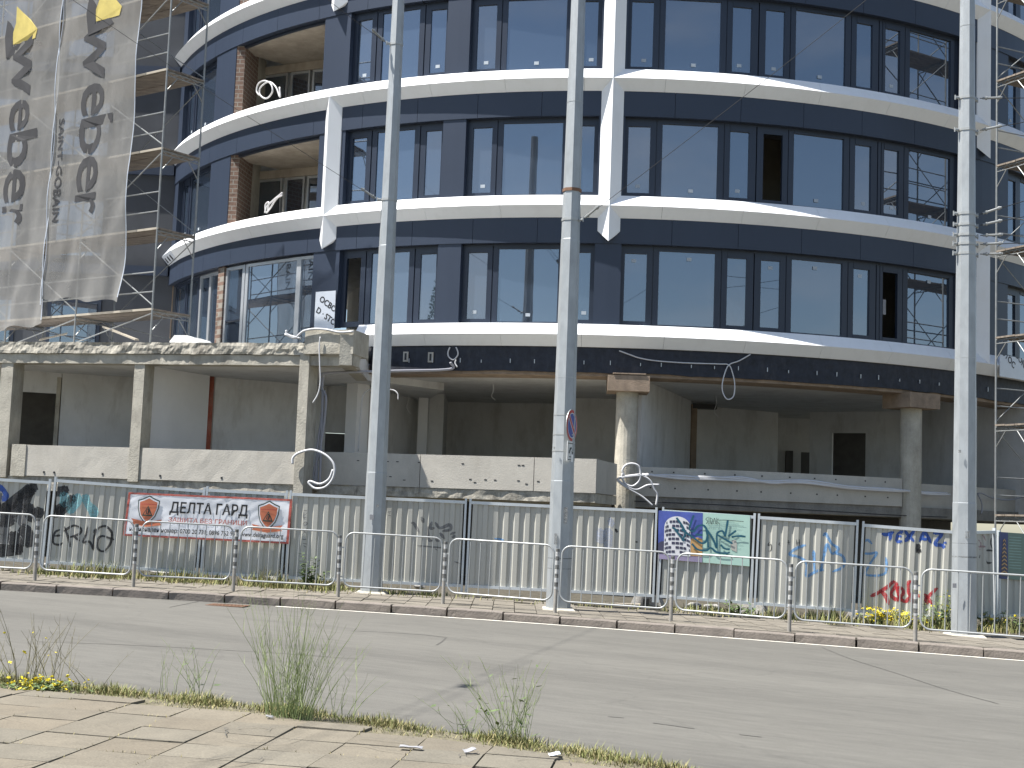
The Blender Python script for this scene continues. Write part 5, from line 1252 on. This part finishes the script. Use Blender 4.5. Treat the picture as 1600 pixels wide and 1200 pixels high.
def cable(name, label, paths, r, mt, f, cat='cable', group=None, n=6):
    P0 = f(*paths[0][0]); t = thing(name, label, cat, P0, 0, group)
    for st in paths: MB().tube(smooth_path([f(*p) for p in st], n), r, 6).build('strand', mt, t, smooth=True)
    return t
fv = lambda v: (lambda x,y: VPl(x,y,Pa+nP*v,dP))
cyl = lambda R: (lambda x,y: PC(CYL(x,y,R)[0], R, CYL(x,y,R)[1]))
k2 = lambda s: z4(400,550,4,s); k3 = lambda s: z4(800,550,4,s); k4 = lambda s: z4(1200,550,4,s)
cable('conduit_coil','loose coil of white conduit hanging on the concrete post left of the left pole',k2([[(228,700),(232,660),(270,630),(350,612),(430,640),(480,690),(492,740),(475,800),(430,845),(370,852),(332,822),(340,808),(400,825),(455,795),(482,735)]]),.030,'cable',fv(-.16))
cable('conduit','grey conduits running up the side of the concrete post',k2([[(372,850),(378,700),(388,560),(410,400),(415,240)],[(352,800),(368,720),(398,620),(425,450),(438,300),(425,240)],[(398,850),(405,620),(412,460),(420,240)]]),.030,'cable_grey',fv(.52))
p_a=fv(.55)(503,612); p_b=fv(.55)(505,590); p_c=fv(.6)(513,583); pd=cyl(RF+.1)(702,577); pe=cyl(RF+.1)(704,566)
t=thing('conduit','grey conduit running under the ceiling edge behind the left pole','cable',p_a); MB().tube(smooth_path([p_a,p_b,p_c,(p_c*.5+pd*.5),pd,pe],8),.035,8).build('strand','cable_grey',t,smooth=True)
cable('hanging_cable','white cable hanging down the terrace block beside the concrete post',k2([[(402,-95),(396,-40),(398,60),(402,180),(388,260),(355,318)]]),.016,'cable',fv(-.18))
cable('hanging_cable','white cable lying along the terrace block top',[[(445,522),(460,528),(468,522),(475,517),(490,514),(510,515),(530,519),(552,518)],[(447,516),(450,523),(470,529)]],.026,'cable',fv(-.17))
cable('hanging_cable','small cable loop hanging from the black ring right of the left pole',k2([[(1212,-30),(1200,0),(1205,30),(1232,48),(1258,25),(1262,0),(1250,-30)],[(1250,48),(1245,70),(1258,95)]]),.018,'cable',cyl(RF+.02))
cable('hanging_cable','long white cable with a hanging loop under the lowest white band',k3([[(1490,15),(1420,55),(1355,82),(1325,150),(1313,225),(1330,280),(1355,296),(1385,275),(1392,200),(1375,120),(1352,80),(1290,75),(1080,68),(900,55),(800,38),(740,18),(670,-8)]]),.016,'cable',cyl(RF+.03))
cable('conduit_coil','loop of white conduits at the round column foot, right of the middle pole',k3([[(700,770),(690,740),(710,708),(750,697),(790,712),(803,755),(795,805),(755,838),(710,825),(690,790),(690,760)],[(830,770),(760,775),(690,785),(660,795),(670,815),(730,855),(800,895),(845,930),(878,960)],[(920,830),(850,832),(780,860),(720,840),(665,800),(690,780),(800,765)],[(800,765),(860,800),(890,860),(908,895),(900,960)]]),.026,'cable',cyl(16.12))
cable('conduit_bundle','bundle of grey conduits sagging along the right parapet',[ [(1003,741),(1050,746),(1100,745),(1150,748),(1200,752),(1262,751),(1325,760),(1387,764),(1437,769),(1480,771)],[(1005,743),(1055,743),(1105,747),(1160,746),(1205,755),(1255,753),(1330,763),(1390,767),(1440,768)],[(1010,741),(1060,748),(1110,749),(1155,751),(1210,754),(1260,755),(1335,764),(1395,765),(1450,772),(1485,773)]],.030,'cable',cyl(15.90))
cable('black_cable','thin black cable along the beam under the right parapet',[[(930,780),(990,783),(1060,786),(1130,789),(1200,793),(1300,799),(1400,805),(1480,808)]],.012,'cable_black',cyl(15.85))
cable('hanging_cable','pale cable arching from the inner pillar behind the left pole',k2([[(640,620),(648,480),(660,330),(670,270),(700,240),(760,232),(850,236),(885,260),(888,298)]]),.018,'cable',fv(3.2))
cable('hanging_cable','pale cable drooping at the right edge behind the right pole',k4([[(1310,885),(1340,885),(1400,910),(1500,925),(1600,905)],[(1312,890),(1335,940),(1338,990),(1330,1010)]]),.02,'cable_grey',cyl(15.9))
cable('conduit_coil','white conduit loop dangling in the upper bare loggia',z4(400,0,4,[[(20,595),(5,570),(15,525),(50,505),(90,522),(104,565),(85,602),(55,615),(25,590),(30,545),(80,512),(125,545),(150,608),(148,545)]]),.026,'cable',cyl(RF-.3))
cable('conduit_coil','bundle of white conduit ends in the lower bare loggia',z4(400,0,4,[[(55,1330),(70,1290),(110,1250),(165,1205)],[(65,1330),(90,1300),(130,1240),(165,1220)],[(60,1325),(60,1280),(80,1265),(75,1320)]]),.026,'cable',cyl(RF-.3))

# ------------------------------------------------------------------ plants
def blades(name, spots, mt, hmin, hmax, wd, seed, lean=.5):
    r = random.Random(seed); mb = MB()
    for (x, y, h0, k) in spots:
        h = r.uniform(hmin, hmax)*k; a = r.uniform(0, 6.28); ln = r.uniform(.1, lean)*h; z = gz(x, h0)
        dx, dy = math.cos(a)*ln, math.sin(a)*ln; px, py = -math.sin(a)*wd*r.uniform(.6,1.4), math.cos(a)*wd
        n0 = len(mb.v)
        mb.v += [Vector((x-px,y-py,z)),Vector((x+px,y+py,z)),Vector((x+dx*.45+px*.7,y+dy*.45+py*.7,z+h*.62)),Vector((x+dx*.45-px*.7,y+dy*.45-py*.7,z+h*.62)),Vector((x+dx,y+dy,z+h))]
        mb.f += [(n0,n0+1,n0+2,n0+3),(n0+3,n0+2,n0+4)]
    o = mb.build(name, mt); o['kind'] = 'stuff'; return o
rg = random.Random(9)
def edge_den(x):
    q = 0.0
    for (c, w_, a) in ((-4.6,1.0,1.0),(-3.4,.9,.7),(-2.6,.35,.9),(-1.75,.38,1.0),(-.9,.45,.75),(-.2,.2,.3),(.1,.35,.9),(.75,.35,.75),(1.15,.3,.6)):
        q = max(q, a*math.exp(-((x-c)/w_)**2))
    return q
sp1, sp2 = [], []
for i in range(60000):
    x = rg.uniform(-6.5, 1.7); dn = edge_den(x); d = abs(rg.gauss(.12, .20))
    cl = mnoise.noise(Vector((x*3.1, d*4, 5)))*.5+.6
    if rg.random() > max(.22, dn)*cl or d > .62: continue
    y = near_y(x) - .0 - d
    (sp1 if rg.random() < .5 else sp2).append((x, y, .10, (.28+.75*dn*rg.random())*(1 if d<.3 else .6)))
for i in range(2600):   # tufts in the slab joints
    c = org + dl*(rg.randint(6,26)*.52) + Vector((-dl.y,dl.x,0))*(rg.uniform(2,16)*.52)
    if rg.random()<.5: c = org + dl*(rg.uniform(6,26)*.52) + Vector((-dl.y,dl.x,0))*(rg.randint(2,16)*.52)
    if c.y < near_y(c.x)-.2 and c.y > 8 and mnoise.noise(Vector((c.x*2,c.y*2,1))) > .05:
        for k in range(2): sp2.append((c.x+rg.gauss(0,.012), c.y+rg.gauss(0,.012), .12, .33))
blades('grass', sp1, 'grass', .05, .17, .0045, 1, .9)
blades('dry_grass', sp2, 'drygrass', .04, .14, .004, 2, 1.1)
sp1, sp2 = [], []
def fden(px):
    q = .05
    for (c, w_, a) in ((160,80,1.0),(300,70,.8),(420,50,1.0),(500,40,1.0),(640,80,.25),(1100,50,.5),(1215,40,.5),(1290,50,.8),(1400,55,1.0),(1470,30,.9),(1560,40,1.0),(1610,40,.9)):
        q = max(q, a*math.exp(-((px-c)/w_)**2))
    return q
def fence_xy(px, front):
    for i in range(len(FB)-1):
        if FB[i][0] <= px <= FB[i+1][0]:
            t=(px-FB[i][0])/(FB[i+1][0]-FB[i][0]); p=FN[i]+(FN[i+1]-FN[i])*t; return Vector((p.x, p.y-front, 0))
for i in range(34000):
    px = rg.uniform(-40, 1650); dn = fden(px)
    if rg.random() > dn*(.6+.6*mnoise.noise(Vector((px*.05,2,0)))): continue
    p = fence_xy(px, abs(rg.gauss(.0,.55))-.10); (sp1 if rg.random()<.6 else sp2).append((p.x, p.y, .13, .35+.9*dn*rg.random()))
blades('grass', sp1, 'grass', .10, .36, .011, 3, .8)
blades('dry_grass', sp2, 'drygrass', .08, .28, .008, 4, .9)
def plant(name, label, base, n, h, spread, seed, group, mt='stem', r0=.0042, branch=3, flowers=0, leaves=0, lean=.45, fl_low=False, lk=1.0, fk=1.0):
    r = random.Random(seed); t = thing(name, label, 'weed', base, 0, group); st = MB(); fl = MB(); lf = MB()
    for i in range(n):
        a = r.uniform(0, 6.28); o = Vector((r.gauss(0,spread*.28), r.gauss(0,spread*.2), 0)); hh = h*r.uniform(.45,1.0); ln = r.gauss(0, lean)*hh
        dx, dy = ln + o.x*1.6, r.gauss(0, lean*.7)*hh; P = []
        bx, by = r.uniform(-.05,.05)*hh, r.uniform(-.05,.05)*hh
        for k in range(7):
            q = k/6; P.append(Vector((o.x+dx*q**1.5+bx*math.sin(q*5), o.y+dy*q**1.5+by*math.sin(q*4), hh*q)))
        st.tube(P, r0*r.uniform(.7,1.15), 4, r0*.25)
        for b in range(branch):
            k = r.randint(1,5); p = P[k]; a2 = r.uniform(0,6.28); L = hh*r.uniform(.15,.42)*(1-k/8)
            e = p+Vector((math.cos(a2)*L*.5, math.sin(a2)*L*.5, L*.95)); md = p+(e-p)*.5+Vector((math.cos(a2)*L*.1,math.sin(a2)*L*.1,-.03*L))
            st.tube([p, md, e], r0*.5, 3, r0*.2)
            if flowers and r.random()<flowers: 
                s_=r.uniform(.010,.02)*fk; q=e
                for c in range(3): 
                    v=Vector((r.uniform(-1,1),r.uniform(-1,1),r.uniform(-.2,.8)))*s_; w2=Vector((r.uniform(-1,1),r.uniform(-1,1),r.uniform(-.5,.5)))*s_; fl.add([q-v,q+w2,q+v,q-w2],[(0,1,2,3)])
        if leaves:
            for b in range(leaves):
                k=r.uniform(.05,.95); i0=min(5,int(k*6)); p=P[i0]+(P[i0+1]-P[i0])*(k*6-i0); a2=r.uniform(0,6.28); L=r.uniform(.05,.11)*(1.2-k*.6)*lk; d=Vector((math.cos(a2),math.sin(a2),r.uniform(-.3,.6)))*L; s2=Vector((-math.sin(a2),math.cos(a2),.2))*L*.22
                lf.add([p,p+d*.5+s2,p+d,p+d*.5-s2],[(0,1,2,3)])
        if fl_low:
            for b in range(3):
                q=Vector((r.gauss(0,spread*.35),r.gauss(0,spread*.25),h*r.uniform(.25,1.0)))
                s_=.018*fk
                for c in range(3):
                    v=Vector((r.uniform(-1,1),r.uniform(-1,1),r.uniform(-.2,.8)))*s_; w2=Vector((r.uniform(-1,1),r.uniform(-1,1),r.uniform(-.5,.5)))*s_; fl.add([q-v,q+w2,q+v,q-w2],[(0,1,2,3)])
    st.build('stems', mt, t, world=False)
    if lf.v: lf.build('leaves', 'leaf', t, world=False)
    if fl.v: fl.build('flowers', 'yellow', t, world=False)
    return t
def fp_(px, front=.35):
    p = fence_xy(px, front); return (p.x, p.y, gz(p.x, .125))
def gp_(px, py, h=.1): p = G(px, py, h); return (p.x, p.y, p.z)
GW = 'wild plants on the near kerb'
plant('tall_weed','dense bright green broom-like weed growing from the near kerb',gp_(448,1128),92,1.1,.34,1,GW,'stem',.0036,3,0,0,.085)
plant('tall_weed','straggly bare-stemmed weed at the left end of the near kerb',gp_(42,1074),16,.78,.35,2,GW,'drystem',.0042,4,.12,0,.42)
plant('tall_weed','bare-stemmed weed just right of the yellow flowers at far left',gp_(90,1076),8,.72,.2,12,GW,'drystem',.0042,4,0,0,.3)
plant('tall_weed','thin sparse weed halfway between the left flowers and the dense green weed',gp_(310,1088),11,.55,.22,3,GW,'stem',.0034,4,0,1,.38)
plant('tall_weed','few thin stems left of the sparse weed on the near kerb',gp_(262,1082),6,.46,.16,13,GW,'stem',.0030,3,0,0,.2)
plant('tall_weed','few leaning stems just right of the dense green weed',gp_(530,1118),9,.62,.3,4,GW,'stem',.0034,4,0,0,.45)
plant('tall_weed','grey green branching weed on the near kerb below the middle of the road',gp_(806,1164),34,.68,.24,5,GW,'stem',.0036,4,0,1,.26)
plant('tall_weed','small low weed left of the grey green branching one',gp_(730,1148),12,.36,.26,6,GW,'stem',.003,3,0,2,.4)
plant('tall_weed','single leaning stem over the kerb right of the left yellow flowers',gp_(150,1078),4,.42,.3,8,GW,'drystem',.0035,2,0,0,.9)
plant('flowering_weed','low yellow flowering clump at the left end of the near kerb',gp_(62,1082),26,.13,.42,9,'yellow flowering plants','stem',.003,2,.3,6,.5,True)
GF = 'yellow flowering plants'
plant('flowering_weed','yellow flowering clump below the TEXAZ lettering, left of the red tag',fp_(1372),22,.36,.5,21,GF,'stem',.006,3,.5,7,.4,True,fk=2.0,lk=1.6)
plant('flowering_weed','low yellow flowers under the red spray tag by the fence',fp_(1410),22,.28,.5,22,GF,'stem',.006,3,.5,7,.4,True,fk=2.0,lk=1.6)
plant('flowering_weed','tall yellow flowering plant just left of the right lamp pole',fp_(1462),26,.85,.34,23,GF,'stem',.006,4,.30,8,.20,fk=2.0,lk=1.6)
plant('flowering_weed','dry yellowish bush right of the right lamp pole',fp_(1545),34,.40,.5,24,GF,'drystem',.006,4,.2,5,.35,fk=2.0,lk=1.6)
plant('flowering_weed','dry yellowish bush at the right picture edge behind the railing',fp_(1600),34,.40,.5,25,GF,'drystem',.006,4,.2,5,.35,fk=2.0,lk=1.6)
plant('tall_weed','broad-leaved green weed against the fence right of the banner',fp_(491,.55),9,.85,.2,26,'weeds by the fence','stem',.009,1,0,26,.10,lk=2.0)
plant('tall_weed','pale dry weed against the fence under the banner',fp_(418),22,.55,.3,27,'weeds by the fence','drystem',.006,3,0,0,.25,lk=2.0)
plant('tall_weed','small green weed under the poster panel behind the railing',fp_(1148),14,.38,.3,28,'weeds by the fence','stem',.005,3,0,6,.3,lk=2.0)
# ------------------------------------------------------------------ litter and rubble
def scrap(label, px, py, w_, d_, h, mt, rot, name='litter', cat='litter', hh=.145, seed=1):
    g = G(px, py, hh); r = random.Random(seed); t = MB(); n1=5; P=[]
    for i in range(n1+1):
        for j in range(n1+1):
            x=(i/n1-.5)*w_; y=(j/n1-.5)*d_; z=h*(.5+.5*mnoise.noise(Vector((x*14+seed,y*14,seed))))
            c,s_=math.cos(rot),math.sin(rot); P.append(Vector((g.x+x*c-y*s_, g.y+x*s_+y*c, g.z+z+.004)))
    k=len(P); t.v=P+[p-Vector((0,0,.004)) for p in P]; W=n1+1
    t.f=[(i*W+j,(i+1)*W+j,(i+1)*W+j+1,i*W+j+1) for i in range(n1) for j in range(n1)]+[(k+i*W+j+1,k+(i+1)*W+j+1,k+(i+1)*W+j,k+i*W+j) for i in range(n1) for j in range(n1)]
    o=t.build(name, mt); tag(o,label,cat,'scraps of litter'); return o
scrap('crumpled grey and white packet on the near slabs below the dense weed',642,1171,.17,.06,.035,'litter',-.1,seed=3)
scrap('small torn white paper on the near slabs right of the packet',733,1177,.09,.06,.05,'litter',.4,seed=4)
scrap('white scrap beside the foot of the dense green weed',421,1122,.06,.05,.03,'litter',.2,seed=5)
scrap('grey scrap lying in the near kerb grass right of the branching weed',866,1181,.08,.06,.03,'film',.2,seed=6)
scrap('flat cardboard sheet under the fence behind the middle pole',972,944,.75,.28,.03,'deck_edge',-.1,hh=.15,seed=7)
scrap('pale broken slab piece in the grass under the banner',258,897,.7,.22,.09,'foot',-.1,'rubble','rubble',.14,8)
scrap('white paper scrap in the grass below the pale blue letters',1288,966,.16,.1,.1,'litter',.3,hh=.14,seed=9)
rs=random.Random(31)
SLAB=[('pale',70,885,'in front of the black graffiti at left'),('grey',655,918,'under the fence right of the left pole'),('grey',1085,948,'under the poster left half'),('small',1112,951,'under the poster middle'),('dark',1395,974,'among the yellow flowers')]
for (c,px,py,w2) in SLAB:
    g=G(px,py,.14); mb=MB(); n2=9; s_=rs.uniform(.08,.14); vs=[]
    import bmesh
    bm=bmesh.new(); bmesh.ops.create_icosphere(bm,subdivisions=2,radius=1)
    for v in bm.verts:
        e=1+.35*mnoise.noise(v.co*1.3+Vector((px,0,0))); v.co=Vector((g.x+v.co.x*s_*1.5*e, g.y+v.co.y*s_*e, g.z+.03+v.co.z*s_*.6*e))
    mb.v=[v.co.copy() for v in bm.verts]; mb.f=[tuple(v.index for v in f.verts) for f in bm.faces]; bm.free()
    tag(mb.build('rubble','foot'), c+' lump of rubble '+w2, 'rubble', 'rubble lumps along the fence')
# ------------------------------------------------------------------ overhead trolley wires (they shade the road) and a tree seen in the glass
for (p, q, lab) in (((595,1122),(930,982),'upper overhead trolley wire crossing above the road'),((500,1185),(790,1050),'second overhead trolley wire crossing above the road')):
    A, B = G(*p), G(*q); d=(B-A); A2=A-d*1.4; B2=B+d*.25; o=SUN*(12.5/SUN.z)
    t=thing('trolley_wire',lab,'wire',A2+o,0,'overhead trolley wires'); mb=MB(); mb.tube([A2+o,B2+o],.007,5); mb.build('strand','cable_black',t)
    if p[0]==500:
        c=G(728,1072)+o; dd=d.normalized(); mb=MB(); mb.tube([c-dd*.16,c-dd*.05,c+dd*.05,c+dd*.16],.055,8); mb.build('strain_insulator','scaf',t)
tp=Vector((-27.5,10.8,gz(-27.5,.1))); tr=thing('tree','slender dark green tree mirrored in a ground floor office pane','tree',tp)
mb=MB(); mb.tube([(0,0,-.2),(.05,0,3),(0,.1,7),(.05,0,12)],.20,10,.04); rt=random.Random(4)
for i in range(16):
    z=rt.uniform(2.5,11); a=rt.uniform(0,6.28); L=(13-z)*.16+.4; mb.tube([(0,0,z),(math.cos(a)*L*.5,math.sin(a)*L*.5,z+L*.7),(math.cos(a)*L,math.sin(a)*L,z+L*1.6)],.05,5,.012)
mb.build('trunk','bark',tr,world=False); mb=MB()
for i in range(6500):
    z=rt.uniform(1.8,13.6); rm=1.55*math.sin(min(1,max(.02,(z-1.5)/12.3))*math.pi)**.6*(1.1-.5*z/13.6); a=rt.uniform(0,6.28)
    if mnoise.noise(Vector((math.cos(a)*1.5,math.sin(a)*1.5,z*.9)))<-.12: continue
    r_=rm*math.sqrt(rt.random())*1.05; p=Vector((math.cos(a)*r_,math.sin(a)*r_,z)); u=Vector((rt.gauss(0,1),rt.gauss(0,1),rt.gauss(0,1))).normalized()*.10; v=u.orthogonal().normalized()*.05
    mb.add([p-u,p+v,p+u,p-v],[(0,1,2,3)])
mb.build('crown','leaf',tr,world=False); tr.scale=(.8,.8,1.13)

# hairline cracks in the near slabs and a few chips
mb = MB(); rc_ = random.Random(17)
for i in range(26):
    x = rc_.uniform(-4.8,.9); y = near_y(x)-rc_.uniform(.6,3.2); a = rc_.uniform(0,6.28); P=[Vector((x,y,0))]
    for k in range(rc_.randint(3,7)):
        a += rc_.gauss(0,.5); P.append(P[-1]+Vector((math.cos(a),math.sin(a),0))*rc_.uniform(.05,.12))
    P = smooth_path(P,3); w0=rc_.uniform(.0015,.004); A_=off_path(P,-w0); B_=off_path(P,w0); k=len(mb.v)
    for p,q in zip(A_,B_): mb.v += [flat(p,.158), flat(q,.158)]
    mb.f += [(k+2*i_,k+2*i_+1,k+2*i_+3,k+2*i_+2) for i_ in range(len(P)-1)]
struct('pavement_crack', mb, 'seam')

for (px,py,ln,lab) in ((638,606,.75,'behind the left pole'),(770,600,.45,'above the middle of the sunlit parapet'),(725,622,.8,'left of the middle pole'),(1118,618,.6,'right of the round column'),(374,592,.35,'over the second left bay')):
    P = Zp(px,py,5.40 if px>500 else 5.19); t = thing('dangling_wire','thin pale wire dangling from the raw ceiling '+lab,'wire',P,0,'wires dangling from the ceiling')
    MB().tube(smooth_path([P,P+Vector((.03,0,-ln*.4)),P+Vector((-.02,.02,-ln*.75)),P+Vector((.09,0,-ln))],5),.009,5).build('strand','cable',t)
